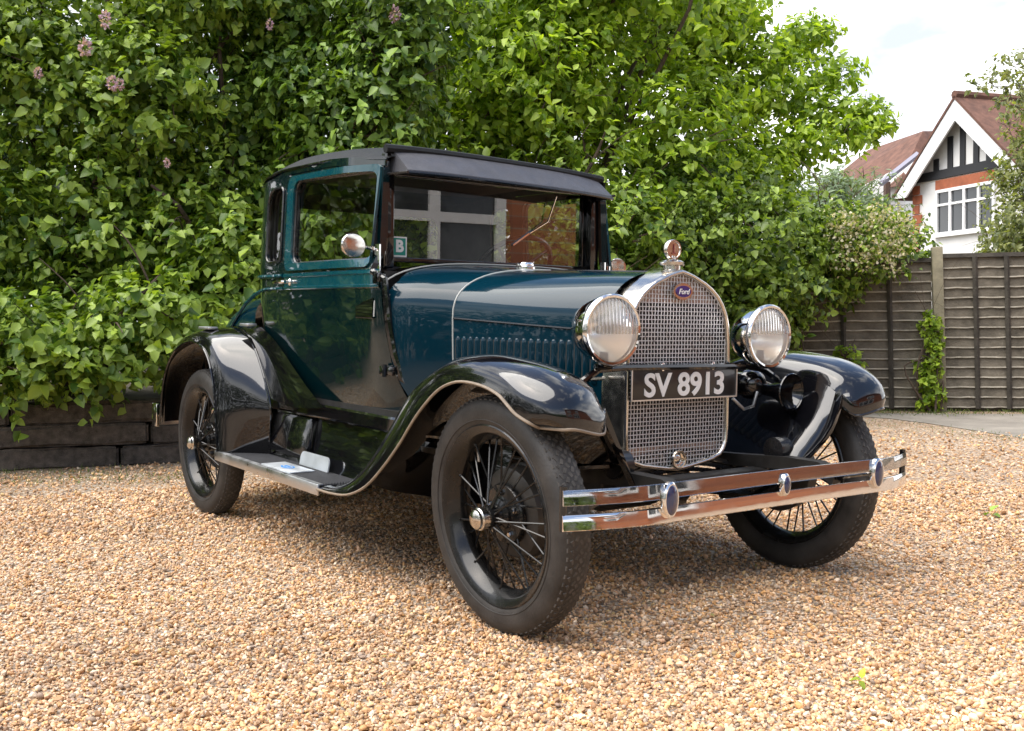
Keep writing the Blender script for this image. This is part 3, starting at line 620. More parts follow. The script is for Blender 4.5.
rr_ = [(-3.12, .62, .39), (-3.085, .62, .56), (-2.99, .62, .73), (-2.84, .62, .85), (-2.62, .63, .912), (-2.40, .645, .922), (-2.24, .66, .885), (-2.12, .665, .805), (-2.01, .665, .67), (-1.95, .665, .56), (-1.965, .66, .45), (-1.99, .65, .335)]
rb_ = [(-3.10, .54, .39), (-3.06, .54, .56), (-2.97, .545, .73), (-2.82, .55, .84), (-2.58, .57, .905), (-2.36, .61, .932), (-2.14, .650, .935), (-1.98, .658, .895), (-1.84, .660, .83), (-1.70, .660, .75), (-1.55, .659, .67), (-1.41, .656, .60)]
for s_ in (-1, 1):
    b = MB(); b.grid(loft_rails([ro_, rs_, rc_, rr_], 56, 14))
    R1 = interp(rr_, 56)[:44]; R3 = interp(rb_, 56); k_ = 44
    R3b = [R3[int(i/(k_-1)*55)] for i in range(k_)]
    R3b = [R3[i] if i < 26 else R3[26+int((i-26)/(k_-27)*29)] for i in range(k_)]
    b.grid([interp([p, p.lerp(q, .5)+Vector((-.01, .012, -.02 if p.x > -2.3 else 0)), q], 8) for p, q in zip(R1, R3b)])
    if s_ < 0: b = b.mirror()
    rf = part(b, 'rear_fender', BLACK, angle=70)
    b = MB(); b.tube([p+Vector((0, .002, 0)) for p in interp(ro_, 50)], .005, 6); b.tube([p+Vector((0, .004, .002)) for p in interp(rr_, 50)[18:]], .005, 6)
    if s_ < 0: b = b.mirror()
    part(b, 'fender_bead', BLACK, rf)
    for (x, y, z, l_) in ((-2.50, .77, .918, .15), (-2.20, .68, .940, .11)):
        b = MB(); b.box((x, y*s_, z), (l_, .05, .014), bev=.005); part(b, 'step_pad', ALU, rf)
    # splash apron and running board
    rows = []
    for x in np.linspace(-2.02, -.35, 26):
        k = lerpf([(-2.02, 0), (-.80, 0), (-.35, -.17)], x)
        rows.append([Vector((x, y+k, z)) for y, z in ((.58, .612), (.640, .612), (.648, .604), (.648, .560), (.640, .550), (.604, .546), (.606, .50), (.620, .42), (.642, .35), (.652, .333))])
    b = MB(); b.grid(rows)
    if s_ < 0: b = b.mirror()
    sa = part(b, 'splash_apron', BLACK, angle=35)
    b = MB(); b.box((-1.80, s_*.625, .445), (.44, .05, .19), rot=Matrix.Rotation(R_(10*s_), 4, 'X'), bev=.018); part(b, 'apron_pad', BLACK, sa)
    b = MB(); b.box((-1.635, s_*.72, .315), (1.13, .236, .026), bev=.004); run = part(b, 'running_board', BLACKS)
    b = MB(); b.box((-1.635, s_*.715, .3305), (1.10, .205, .005)); 
    for k in range(16): b.box((-1.635, s_*(.622+k*.0125), .334), (1.09, .005, .003))
    part(b, 'rubber_mat', MATR, run)
    b = MB(); b.box((-1.635, s_*.840, .316), (1.135, .010, .044), bev=.003); b.box((-1.635, s_*.829, .336), (1.13, .020, .004)); b.box((-1.635, s_*.608, .337), (1.10, .010, .008)); b.box((-2.195, s_*.72, .335), (.012, .225, .008)); part(b, 'board_trim', ALU, run)
    b = MB(); b.box((-1.535, s_*.765, .3385), (.30, .115, .006), bev=.002); part(b, 'step_plate', STEP, run)
    b = MB(); oval(b, Matrix.Translation((-1.53, s_*.765, .3415)), .050, .024, 0, .0015)
    part(b, 'blue_oval', BLUEPRINT, run)
    b = MB(); oval(b, Matrix.Translation((-1.53, s_*.765, .3432)), .040, .016, 0, .0008); part(b, 'oval_centre', STEP, run)
    b = MB(); b.box((-1.53, s_*.765, .3446), (.052, .010, .001)); b.box((-1.53, s_*.777, .3446), (.02, .004, .001)); part(b, 'oval_print', BLUEPRINT, run)
    b = MB(); pl_ = rrect(-.14, .14, 0, .062, .02, rs=(.002, .002, .03, .03)); b.prism(pl_, Matrix.Translation((-1.46, s_*.675, .337))@Matrix.Rotation(R_(90), 4, 'X')@Matrix.Rotation(R_(-10 if s_ < 0 else 10), 4, 'X'), .006); part(b, 'kick_plate', STEP, run, smooth=False)
# --- chassis and front end
b = MB()
for s_ in (-1, 1):
    b.tube([(.43, s_*.37, .475), (.36, s_*.37, .50), (.22, s_*.37, .50), (0, s_*.37, .485), (-.5, s_*.37, .46), (-3.1, s_*.45, .46)], .032, 4)
b.box((.10, 0, .44), (.07, .74, .06), bev=.01); b.box((-1.7, 0, .50), (2.4, 1.16, .02)); b.box((-.55, 0, .42), (.75, .34, .24), bev=.05); b.box((-1.2, .1, .36), (.5, .12, .1), bev=.02)
b.tube([(-2.629, -.68, .372), (-2.629, .68, .372)], .04, 10); b.lathe([(.001, -.12), (.10, -.08), (.13, 0), (.10, .08), (.001, .12)], axes((-2.629, 0, .372), (1, 0, 0), (0, 0, 1), (0, 1, 0)), 16); b.tube([(-2.5, 0, .37), (-1.0, 0, .42)], .035, 8)
b.box((-3.0, 0, .47), (.4, .9, .18), bev=.05)
part(b, 'chassis', BLACKD)
b = MB(); b.tube([(0, -.64, .372), (0, -.52, .35), (0, -.40, .315), (0, .40, .315), (0, .52, .35), (0, .64, .372)], .024, 6)
for k in range(5): b.tube([(.02, y, .355+.022*k+.10*(1-(y/.45)**2)*(1-.0*k)) for y in np.linspace(-.42+.05*k, .42-.05*k, 9)], .011, 4)
b.tube([(-.13, -.62, .30), (-.13, .62, .30)], .011, 6); b.tube([(0, -.55, .33), (-.6, 0, .38), (0, .55, .33)], .018, 6)
axl = part(b, 'front_axle', BLACKS)
b = MB()
for s_ in (-1, 1):
    b.lathe([(.001, -.03), (.045, -.028), (.045, .03), (.001, .032)], axes((.16, s_*.385, .54), (1, 0, 0), (0, 0, 1), (0, 1, 0)), 14); b.tube([(.16, s_*.42, .54), (.02, s_*.50, .52), (.0, s_*.52, .38)], .011, 6)
part(b, 'shock_absorber', BLACKS)
# horn
b = MB(); Mh = axes((.155, .455, .745), (0, 1, 0), (0, 0, 1), (1, 0, 0))
b.lathe([(.067, .004), (.069, 0), (.062, -.012), (.042, -.045), (.026, -.085), (.018, -.15), (.018, -.20)], Mh, 26); b.lathe([(.062, -.002), (.040, -.035), (.024, -.08), (.001, -.12)], Mh, 26); hn = part(b, 'horn', BLACK)
Mg = axes((.0, .41, .765), (0, 1, 0), (0, 0, 1), (1, 0, 0))
b = MB(); b.lathe([(.001, .055), (.030, .05), (.048, .035), (.052, .02), (.056, .01), (.056, -.01), (.045, -.02), (.042, -.09), (.034, -.11), (.001, -.115)], Mg, 22); part(b, 'horn_motor', BLACK, hn)
b = MB(); b.tube([(.05, .26, .72), (.06, .31, .68), (.06, .36, .69), (.05, .39, .74)], .006, 8); part(b, 'horn_wire', ALU, hn)
b = MB()
for s_ in (-1, 1): b.tube([(.06, s_*.50, .75), (-.02, s_*.40, .80), (-.05, s_*.27, .80)], .007, 6)
part(b, 'fender_brace', NICKEL)
MEDAL = mat('painted_sky_reflection', (.012, .022, .075), .12, 0, 1)  # blue of the reflected sky put into the medallion dome's colour
# --- front bumper
def bum(y):
    a = abs(y); return .497-.010*(a/.5)**2 if a < .5 else .487-.088*((a-.5)/.304)**1.7
def bbar(zc, name, xo=0):
    b = MB(); rows = []
    for y in np.linspace(-.804, .804, 45):
        z_ = zc+.012*(1-(y/.8)**2); rows.append([Vector((bum(y)+dx+xo, y, z_+dz)) for dx, dz in ((-.006, -.021), (.006, -.0222), (.0088, -.0195), (.0066, 0), (.0032, .0208), (.0015, .0222), (-.006, .0218))])
    b.grid(rows, closev=True); n = 7; o = 0; b.f.append(tuple(range(7))); b.mi.append(0); b.f.append(tuple(range(44*7, 45*7))); b.mi.append(0)
    return b
b = MB()
for s_ in (-1, 1): b.tube([(.42, s_*.37, .478), (.47, s_*.49, .49)], .011, 6); b.tube([(.30, s_*.37, .49), (.44, s_*.37, .485)], .022, 6); bp_ = part(bbar(.508, 'x'), 'front_bumper', CHROME)
part(b, 'bumper_bracket', BLACK, bp_)
for s_ in (-1, 1): b = MB(); b.tube([(bum(.79)-.012, s_*.796, .415), (bum(.79)-.012, s_*.796, .540)], .011, 10); part(b, 'bumper_end_bolt', BLACK, bp_)
for zc in (.438,): part(bbar(zc, 'x'), 'bumper_bar', CHROME, bp_)
for yy, hh in ((-.490, .053), (0, .036), (.490, .053)):
    Mm = axes((bum(yy)+.004, yy, .484+.010*(1-(yy/.8)**2)), (0, 1, 0), (0, 0, 1), (1, 0, 0))
    ws_ = .62 if yy == 0 else 1; Mm = Mm@Matrix.Diagonal((ws_, 1, 1, 1)); b = MB(); n = 28
    prof = ((.030, hh, 0), (.030, hh, .012), (.026, hh-.006, .017), (.022, hh-.011, .0165), (.0, 0, .020))
    rws = [[Mm@Vector((a*math.cos(2*PI*k/n), c*math.sin(2*PI*k/n), h)) for k in range(n)] for a, c, h in prof]; b.grid(rws, closev=True); md = part(b, 'bumper_medallion', CHROME, bp_)
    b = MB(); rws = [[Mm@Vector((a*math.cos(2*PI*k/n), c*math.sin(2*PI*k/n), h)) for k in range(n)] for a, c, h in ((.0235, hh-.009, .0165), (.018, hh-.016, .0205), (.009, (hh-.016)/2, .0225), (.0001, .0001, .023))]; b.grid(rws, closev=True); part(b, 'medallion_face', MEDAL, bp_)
b = MB()
for s_ in (-1, 1):
    for zc in (.45, .36): b.grid([[Vector((-3.40-.02*math.cos((y-.35)*5), s_*y, zc+dz)) for dz in (-.02, .02)] for y in np.linspace(.42, .78, 10)])
    b.box((-3.36, s_*.77, .405), (.08, .02, .13), bev=.004)
    b.tube([(-3.38, s_*.5, .40), (-3.1, s_*.45, .45)], .015, 6)
part(b, 'rear_bumper', CHROME)
# --- wheels
def wheel(x, s_, camber, zc=.372, yw=.715):
    ax = Vector((0, s_, 0)); M = Matrix.Translation((x, s_*yw, zc))@Matrix.Rotation(R_(-camber*s_), 4, 'X')@axes((0, 0, 0), (1, 0, 0), (0, 0, 1*1.0), (0, s_, 0)).to_4x4()
    def P(mb, name, m, par, **k): return mb.build(name, m, par, M=Matrix.Identity(4), **k)
    b = MB()
    b.lathe([(.05, .010), (.092, .006), (.098, -.002), (.098, -.010), (.05, -.012)], M, 28); b.lathe([(.001, .085), (.030, .085), (.034, .075), (.036, .03), (.050, .022), (.050, .012), (.060, .008), (.088, .004), (.090, -.004), (.060, -.012), (.06, -.06)], M, 28)
    for k in range(30):
        g = k % 3; a0 = 2*PI*k/30
        if g == 0: r0, h0, tw, h1 = .037, .062, .30, -.012
        elif g == 1: r0, h0, tw, h1 = .084, .000, -.26, .014
        else: r0, h0, tw, h1 = .037, .058, -.30, -.008
        p0 = Vector((r0*math.cos(a0-tw*.9), r0*math.sin(a0-tw*.9), h0)); p1 = Vector((.245*math.cos(a0), .245*math.sin(a0), h1)); b.tube([M@p0, M@p1], .0034, 6)
        b.tube([M@p0.lerp(p1, .965), M@p1], .0065, 6)
    whl = P(b, 'wheel', RIMB, car)
    b = MB(); prof = []
    for k in range(33):
        a = -2.62+k/32*5.24; q = 2.5; c_, sn = math.cos(a), math.sin(a)
        prof.append((.320+.0545*math.copysign(abs(c_)**(2/q), c_), .0585*math.copysign(abs(sn)**(2/q), sn)))
    b.lathe(prof, M, 96)
    def blk(a, h, la, lh, r=.3735, rot=0):
        ca, sa = math.cos(a), math.sin(a); er = Vector((ca, sa, 0)); ea = Vector((-sa, ca, 0)); eh = Vector((0, 0, 1)); c = er*r+eh*h
        u = ea*math.cos(rot)+eh*math.sin(rot); v_ = eh*math.cos(rot)-ea*math.sin(rot); pts = []
        for dr, k_ in ((-.006, 1), (.0014, .86)):
            for su, sv in ((-1, -1), (1, -1), (1, 1), (-1, 1)): pts.append(M@(c+er*dr+u*la*su*k_+v_*lh*sv*k_))
        b.add(pts, [(4, 5, 6, 7), (0, 1, 5, 4), (1, 2, 6, 5), (2, 3, 7, 6), (3, 0, 4, 7)])
    for k in range(84):
        a = 2*PI*k/84
        b.cur = 1; blk(a, 0, .0095, .0055, rot=.5); blk(a+.037, .014, .0095, .0055, .3732, rot=-.5); blk(a+.037, -.014, .0095, .0055, .3732, rot=-.5)
        blk(a, .028, .009, .0055, .3702, rot=.5); blk(a, -.028, .009, .0055, .3702, rot=.5)
        blk(a+.02, .040, .007, .0045, .3640); blk(a+.02, -.040, .007, .0045, .3640); b.cur = 0
    for rr__ in (.302, .348): b.tube([M@Vector((rr__*math.cos(2*PI*k/90), rr__*math.sin(2*PI*k/90), .0575 if rr__ < .32 else .0520)) for k in range(90)], .0016, 5, closed=True)
    P(b, 'tyre', [RUB, TREAD], whl, angle=35)
    b = MB(); b.lathe([(.283, .054), (.290, .049), (.286, .043), (.268, .040), (.260, .034), (.256, .022), (.243, .012), (.241, 0), (.243, -.012), (.256, -.022), (.260, -.034), (.266, -.040), (.276, -.041), (.280, -.046), (.276, -.050), (.266, -.048), (.255, -.040), (.250, -.026), (.238, -.014), (.236, 0), (.238, .014), (.250, .026), (.255, .040), (.266, .049)], M, 72, closep=True); P(b, 'rim', RIMB, whl)
    b = MB(); b.lathe([(.034, .072), (.0355, .080), (.0355, .100), (.031, .104), (.030, .112), (.022, .119), (.001, .121)], M, 24); P(b, 'hub_cap', NICKEL, whl)
    b = MB(); b.lathe([(.03, -.012), (.095, -.014), (.128, -.018), (.141, -.024), (.143, -.075), (.150, -.078), (.150, -.086), (.120, -.092), (.03, -.098)], M, 40); P(b, 'brake_drum', DRUM, whl)
    for k in range(5):
        a = 2*PI*k/5+.3; b = MB(); b.lathe([(.011, .002), (.011, .014), (.007, .020), (.001, .020)], M@Matrix.Translation((.070*math.cos(a), .070*math.sin(a), 0)), 6); P(b, 'lug_nut', NICKEL if x > -1 else BLACKS, whl)
    b = MB(); b.tube([M@Vector((.238*math.cos(2.2), .238*math.sin(2.2), -.005)), M@Vector((.195*math.cos(2.25), .195*math.sin(2.25), .004))], .0045, 6); P(b, 'valve', BEAD, whl)
for x in (0, -2.629):
    for s_ in (-1, 1): wheel(x if (x, s_) != (0, 1) else -.025, s_, 3.0 if x == 0 else 0, yw=.69 if (x, s_) == (0, 1) else .715)
# ================================================================== GROUND
def structure(o): return tag(o, kind='structure')
def gravelmat():
    m, t, b = nodes('gravel'); N = t.nodes.new; l = t.links.new
    tcn = N('ShaderNodeTexCoord'); v = N('ShaderNodeTexVoronoi'); v.inputs['Scale'].default_value = 62; l(tcn.outputs['Object'], v.inputs['Vector'])
    r = N('ShaderNodeValToRGB'); r.color_ramp.interpolation = 'CONSTANT'; cs = [(.0, (.52, .36, .22)), (.14, (.62, .47, .33)), (.28, (.42, .27, .16)), (.40, (.68, .56, .44)), (.52, (.55, .35, .18)), (.64, (.40, .34, .29)), (.74, (.70, .63, .54)), (.84, (.30, .22, .16)), (.92, (.58, .44, .30))]
    r.color_ramp.elements[0].position = 0; r.color_ramp.elements[0].color = (*cs[0][1], 1); r.color_ramp.elements[1].position = cs[1][0]; r.color_ramp.elements[1].color = (*cs[1][1], 1)
    for p, c in cs[2:]:
        e = r.color_ramp.elements.new(p); e.color = (*c, 1)
    sep = N('ShaderNodeSeparateColor'); l(v.outputs['Color'], sep.inputs[0]); l(sep.outputs[0], r.inputs[0])
    dm_ = N('ShaderNodeMapRange'); dm_.inputs[1].default_value = .25; dm_.inputs[2].default_value = .75; dm_.inputs[3].default_value = 1; dm_.inputs[4].default_value = .35; l(v.outputs['Distance'], dm_.inputs[0])
    mu = N('ShaderNodeMixRGB'); mu.blend_type = 'MULTIPLY'; mu.inputs[0].default_value = 1; l(r.outputs[0], mu.inputs[1]); l(dm_.outputs[0], mu.inputs[2])
    n = N('ShaderNodeTexNoise'); n.inputs['Scale'].default_value = 1.3; n.inputs['Detail'].default_value = 5; l(tcn.outputs['Object'], n.inputs['Vector'])
    r2 = N('ShaderNodeValToRGB'); r2.color_ramp.elements[0].position = .35; r2.color_ramp.elements[0].color = (.86, .80, .74, 1); r2.color_ramp.elements[1].position = .65; r2.color_ramp.elements[1].color = (1.05, 1.03, 1, 1); l(n.outputs[0], r2.inputs[0])
    m2 = N('ShaderNodeMixRGB'); m2.blend_type = 'MULTIPLY'; m2.inputs[0].default_value = 1; l(mu.outputs[0], m2.inputs[1]); l(r2.outputs[0], m2.inputs[2]); l(m2.outputs[0], b.inputs['Base Color'])
    b.inputs['Roughness'].default_value = .75
    inv = N('ShaderNodeMath'); inv.operation = 'SUBTRACT'; inv.inputs[0].default_value = 1; l(v.outputs['Distance'], inv.inputs[1])
    bp = N('ShaderNodeBump'); bp.inputs['Strength'].default_value = .9; bp.inputs['Distance'].default_value = .012; l(inv.outputs[0], bp.inputs['Height']); l(bp.outputs[0], b.inputs['Normal'])
    return m
GRAVEL = gravelmat()
EARTH = mat('earth', (.09, .075, .05), .9, var=.4, vscale=3, bump=.5, bscale=20)
b = MB(); b.add([(-300, -300, -.05), (300, -300, -.05), (300, 300, -.05), (-300, 300, -.05)], [(0, 1, 2, 3)]); structure(b.build('ground', EARTH))
b = MB(); b.add([(-16, -14, 0), (12, -14, 0), (12, 12, 0), (-5.0, 12, 0)], [(0, 1, 2, 3)]); structure(b.build('gravel_drive', GRAVEL))
# loose stones on the drive: real pebbles where they can be told apart, one object
def ico():
    bm = bmesh.new(); bmesh.ops.create_icosphere(bm, subdivisions=1, radius=1); v = np.array([x.co[:] for x in bm.verts]); f = np.array([[q.index for q in p.verts] for p in bm.faces]); bm.free(); return v, f
def pebbles(n_goal):
    iv, if_ = ico(); nv = len(iv)
    fx, fy = math.cos(YAW), math.sin(YAW)
    R0, R1 = 2.3, 9.5
    u = rng.random(n_goal); rr = 1/(1/R0-u*(1/R0-1/R1))          # denser close by, thinning with distance
    rr = np.where(rng.random(n_goal) < .35, R0+(6.5-R0)*np.sqrt(rng.random(n_goal)), rr)
    th = YAW+(rng.random(n_goal)-.5)*2*R_(36)
    x = CAM.x+rr*np.cos(th); y = CAM.y+rr*np.sin(th)
    k = (x > -4.85) & (y < 5.9); x, y, rr = x[k], y[k], rr[k]; n = len(x)
    sz = .0043*(1+.0*rr)*np.exp(rng.normal(0, .36, n)).clip(.5, 2.3)*(1+.25*(rr > 5)+.35*(rr > 7))
    sc = np.stack([sz*rng.uniform(.9, 1.7, n), sz*rng.uniform(.75, 1.2, n), sz*rng.uniform(.5, .9, n)], 1)
    q = rng.normal(size=(n, 4)); q[:, 1:3] *= .45; q /= np.linalg.norm(q, axis=1, keepdims=True); a, b_, c, d = q.T
    Rm = np.stack([1-2*(c*c+d*d), 2*(b_*c-a*d), 2*(b_*d+a*c), 2*(b_*c+a*d), 1-2*(b_*b_+d*d), 2*(c*d-a*b_), 2*(b_*d-a*c), 2*(c*d+a*b_), 1-2*(b_*b_+c*c)], 1).reshape(n, 3, 3)
    loc = iv[None]*(1+rng.uniform(-.22, .22, (n, nv, 1)))*sc[:, None, :]
    V = np.einsum('nij,nkj->nki', Rm, loc)+np.stack([x, y, sz*rng.uniform(.1, 1.1, n)], 1)[:, None, :]
    Fs = (if_[None]+(np.arange(n)*nv)[:, None, None]).reshape(-1)
    me = bpy.data.meshes.new('gravel_stones'); me.vertices.add(n*nv); me.vertices.foreach_set('co', V.reshape(-1).astype(np.float32))
    nf = n*len(if_); me.loops.add(nf*3); me.polygons.add(nf); me.loops.foreach_set('vertex_index', Fs.astype(np.int32)); me.polygons.foreach_set('loop_start', np.arange(0, nf*3, 3, dtype=np.int32)); 
    me.polygons.foreach_set('use_smooth', np.repeat(rng.random(n) < .45, len(if_))); me.update(calc_edges=True)
    pal = np.array([(.56, .38, .22), (.66, .48, .32), (.46, .29, .16), (.74, .61, .47), (.60, .38, .18), (.45, .39, .34), (.76, .70, .62), (.33, .23, .16), (.62, .46, .31), (.70, .50, .36), (.50, .44, .40), (.26, .21, .18), (.68, .54, .30)])
    pr = np.array([.12, .13, .10, .11, .09, .06, .07, .05, .1, .08, .04, .02, .05]); pr /= pr.sum()
    ci = rng.choice(len(pal), n, p=pr); col = pal[ci]*np.array([1.08, .93, .77])*rng.uniform(.58, 1.14, (n, 1)); rgba = np.ones((n, nv, 4)); rgba[..., :3] = col[:, None, :]
    ca = me.color_attributes.new('stone', 'FLOAT_COLOR', 'POINT'); ca.data.foreach_set('color', rgba.reshape(-1).astype(np.float32))
    m, t, bb = nodes('stone'); at_ = t.nodes.new('ShaderNodeAttribute'); at_.attribute_name = 'stone'
    n2 = t.nodes.new('ShaderNodeTexNoise'); n2.inputs['Scale'].default_value = 140; n2.inputs['Detail'].default_value = 3; tcn = t.nodes.new('ShaderNodeTexCoord'); t.links.new(tcn.outputs['Object'], n2.inputs['Vector'])
    n3 = t.nodes.new('ShaderNodeTexNoise'); n3.inputs['Scale'].default_value = 1.1; n3.inputs['Detail'].default_value = 4; t.links.new(tcn.outputs['Object'], n3.inputs['Vector'])
    ad = t.nodes.new('ShaderNodeMath'); ad.operation = 'ADD'; t.links.new(n2.outputs[0], ad.inputs[0]); t.links.new(n3.outputs[0], ad.inputs[1])
    mrn = t.nodes.new('ShaderNodeMapRange'); mrn.inputs[1].default_value = .7; mrn.inputs[2].default_value = 1.3; mrn.inputs[3].default_value = .70; mrn.inputs[4].default_value = 1.25; t.links.new(ad.outputs[0], mrn.inputs[0])
    mu = t.nodes.new('ShaderNodeMixRGB'); mu.blend_type = 'MULTIPLY'; mu.inputs[0].default_value = 1; t.links.new(at_.outputs['Color'], mu.inputs[1]); t.links.new(mrn.outputs[0], mu.inputs[2]); t.links.new(mu.outputs[0], bb.inputs['Base Color'])
    bb.inputs['Roughness'].default_value = .62; me.materials.append(m)
    o = bpy.data.objects.new('gravel_stones', me); C.objects.link(o); tag(o, kind='stuff', label='loose tan and white pebbles covering the drive', cat='gravel'); return o
pebbles(140000)
# tarmac strip in front of the fence
pts = [gnd(1120, 455), gnd(1024, 439), gnd(975, 431), gnd(930, 424), gnd(890, 419), gnd(845, 416), gnd(790, 417), gnd(780, 411), gnd(860, 413.5), gnd(940, 414), gnd(1030, 414.5), gnd(1150, 415)]
ASPH = mat('tarmac', (.24, .215, .18), .85, var=.25, vscale=2.5, bump=.5, bscale=120)
b = MB(); P2 = [(p.x, p.y) for p in pts]
b.add([(x, y, .005) for x, y in P2], [tuple(range(len(P2)))]); o = structure(b.build('road', ASPH, smooth=False))
# ================================================================== FOLIAGE
def leaves(name, pos, axis, nrm, ln, wd, m, parent=None, fold=.25, curl=.15):
    n = len(pos); axis = axis/np.linalg.norm(axis, axis=1, keepdims=True); side = np.cross(axis, nrm); side /= np.linalg.norm(side, axis=1, keepdims=True)+1e-9; nr = np.cross(side, axis)
    ln = ln[:, None]; wd = wd[:, None]
    base = pos; tip = pos+axis*ln-nr*ln*curl; mid = pos+axis*ln*.30
    l_ = mid-side*wd*.5+nr*wd*fold; r_ = mid+side*wd*.5+nr*wd*fold; q = pos+axis*ln*.66-nr*ln*curl*.35; l2 = q-side*wd*.36+nr*wd*fold*.5; r2 = q+side*wd*.36+nr*wd*fold*.5
    V = np.stack([base, l_, l2, tip, r2, r_, mid, q], 1).reshape(-1, 3)
    fs = np.array([(0, 6, 1, 0), (0, 5, 6, 0), (6, 7, 2, 1), (6, 5, 4, 7), (7, 3, 2, 7), (7, 4, 3, 7)])
    tri = np.array([(0, 6, 1), (0, 5, 6), (7, 3, 2), (7, 4, 3)]); quad = np.array([(6, 7, 2, 1), (6, 5, 4, 7)])
    o8 = (np.arange(n)*8)[:, None, None]
    T = (tri[None]+o8).reshape(-1); Q = (quad[None]+o8).reshape(-1); nt_, nq = n*4, n*2
    me = bpy.data.meshes.new(name); me.vertices.add(len(V)); me.vertices.foreach_set('co', V.reshape(-1).astype(np.float32))
    me.loops.add(nt_*3+nq*4); me.polygons.add(nt_+nq); me.loops.foreach_set('vertex_index', np.concatenate([T, Q]).astype(np.int32))
    me.polygons.foreach_set('loop_start', np.concatenate([np.arange(0, nt_*3, 3), nt_*3+np.arange(0, nq*4, 4)]).astype(np.int32)); me.polygons.foreach_set('use_smooth', np.ones(nt_+nq, dtype=bool))
    me.update(calc_edges=True); me.materials.append(m); o = bpy.data.objects.new(name, me); C.objects.link(o); link(o, parent, Matrix.Identity(4)); return o
def shoots(blobs, n, per, spread, up=.2, inner=.25, droop=.5, zmin=.02, face=None, twig=.22):
    """leaf positions on short twigs spread through a list of blobs (centre, (rx,ry,rz), weight)"""
    wts = np.array([b_[2] for b_ in blobs], float); wts /= wts.sum(); bi = rng.choice(len(blobs), n, p=wts)
    cen = np.array([list(b_[0]) for b_ in blobs])[bi]; rad = np.array([list(b_[1]) for b_ in blobs])[bi]
    d = rng.normal(size=(n, 3)); d /= np.linalg.norm(d, axis=1, keepdims=True)
    if face is not None:
        f = np.array([face.x, face.y, 0]); f /= np.linalg.norm(f); s_ = d@f; flip = (s_ < -.2) & (rng.random(n) < .75); d[flip] -= 2*s_[flip][:, None]*f[None]
    rr = np.where(rng.random(n) < inner, rng.uniform(.3, .8, n), rng.uniform(.82, 1.08, n))
    p = cen+d*rad*rr[:, None]
    dirn = d*.8+rng.normal(size=(n, 3))*.45+np.array([0, 0, up]); dirn /= np.linalg.norm(dirn, axis=1, keepdims=True)
    t = rng.random((n, per)); ang = rng.random((n, per))*2*np.pi
    ref = np.cross(dirn, np.array([0, 0, 1.0])+rng.normal(size=(n, 3))*.1); ref /= np.linalg.norm(ref, axis=1, keepdims=True); ref2 = np.cross(dirn, ref)
    rad_ = ref[:, None]*np.cos(ang)[..., None]+ref2[:, None]*np.sin(ang)[..., None]
    pos = p[:, None]+dirn[:, None]*(t*twig)[..., None]
    ax = rad_*.9+dirn[:, None]*.5-np.array([0, 0, droop])*rng.uniform(.2, 1.2, (n, per, 1))
    nr = np.array([0, 0, 1.0])+d[:, None]*.9+rng.normal(size=(n, per, 3))*.35
    pos = pos.reshape(-1, 3); k = pos[:, 2] > zmin
    return pos[k], ax.reshape(-1, 3)[k], np.broadcast_to(nr, (n, per, 3)).reshape(-1, 3)[k], p, dirn
TOCAM = -F
def bush(name, label, cat, base, blobs, n, per, ln, wr, m, stems=6, trunk_r=.05, group=None, leafname='foliage', flowers=None, inner=.25, droop=.5, up=.2, twig=.22, trunk='stems', extra=(), zmin=.03):
    root = empty(name, base, label, cat, group)
    pos, ax, nr, p, dr = shoots(blobs, n, per, 1, up, inner, droop, face=TOCAM, twig=twig, zmin=zmin)
    k = len(pos); l_ = ln*np.exp(rng.normal(0, .33, k)).clip(.4, 1.8)
    leaves(leafname, pos, ax, nr, l_, l_*wr, m, root)
    b = MB(); B = Vector(base)
    idx = rng.choice(len(blobs), min(len(blobs), stems), replace=False)
    for i in idx:
        c = Vector(blobs[i][0]); s0 = B+Vector((random.uniform(-.15, .15), random.uniform(-.15, .15), 0)); m1 = s0.lerp(c, .45)+Vector((random.uniform(-.2, .2), random.uniform(-.2, .2), random.uniform(0, .35)))
        pp = interp([s0, m1, c, c+Vector((random.uniform(-.3, .3), random.uniform(-.3, .3), .35))], 12); b.tube(pp, [trunk_r*(1-.8*k_/11) for k_ in range(12)], 6)
        for _ in range(3):
            q = pp[random.randint(5, 10)]; e = q+Vector((random.uniform(-.6, .6), random.uniform(-.6, .6), random.uniform(-.1, .6))); b.tube(interp([q, q.lerp(e, .5)+Vector((0, 0, .06)), e], 6), [trunk_r*.18*(1-.13*k_) for k_ in range(6)], 5)
    # twigs to a sample of shoots
    for i in rng.choice(len(p), min(len(p), 260), replace=False):
        a = Vector(p[i]); e = a+Vector(dr[i])*twig; c_ = min((Vector(bl[0]) for bl in blobs), key=lambda q_: (q_-a).length); b.tube([a.lerp(c_, .45), a, e], [.008, .005, .002], 4, caps=False)
    for pts_, r_ in extra: b.tube(interp(pts_, 14), [r_*(1-.7*k_/13) for k_ in range(14)], 7)
    b.build(trunk, BARK, root, M=Matrix.Identity(4))
    if flowers:
        for c in flowers:
            c, fr, fm = c; fr *= .78; nn = 70; d = rng.normal(size=(nn, 3)); d /= np.linalg.norm(d, axis=1, keepdims=True); pp = np.array(list(c))+d*np.array([fr*.6, fr*.6, fr])*rng.uniform(.5, 1, (nn, 1))
            leaves('flower', pp, d, rng.normal(size=(nn, 3)), np.full(nn, fr*.42), np.full(nn, fr*.34), fm, root)
    return root
def blobs_px(x0, x1, y0, y1, d0, d1, r0, r1, n, sq=.9):
    out = []
    for _ in range(n):
        r = random.uniform(r0, r1); c = at(random.uniform(x0, x1), random.uniform(y0, y1), random.uniform(d0, d1)); out.append((c, (r, r, r*sq), r*r))
    return out
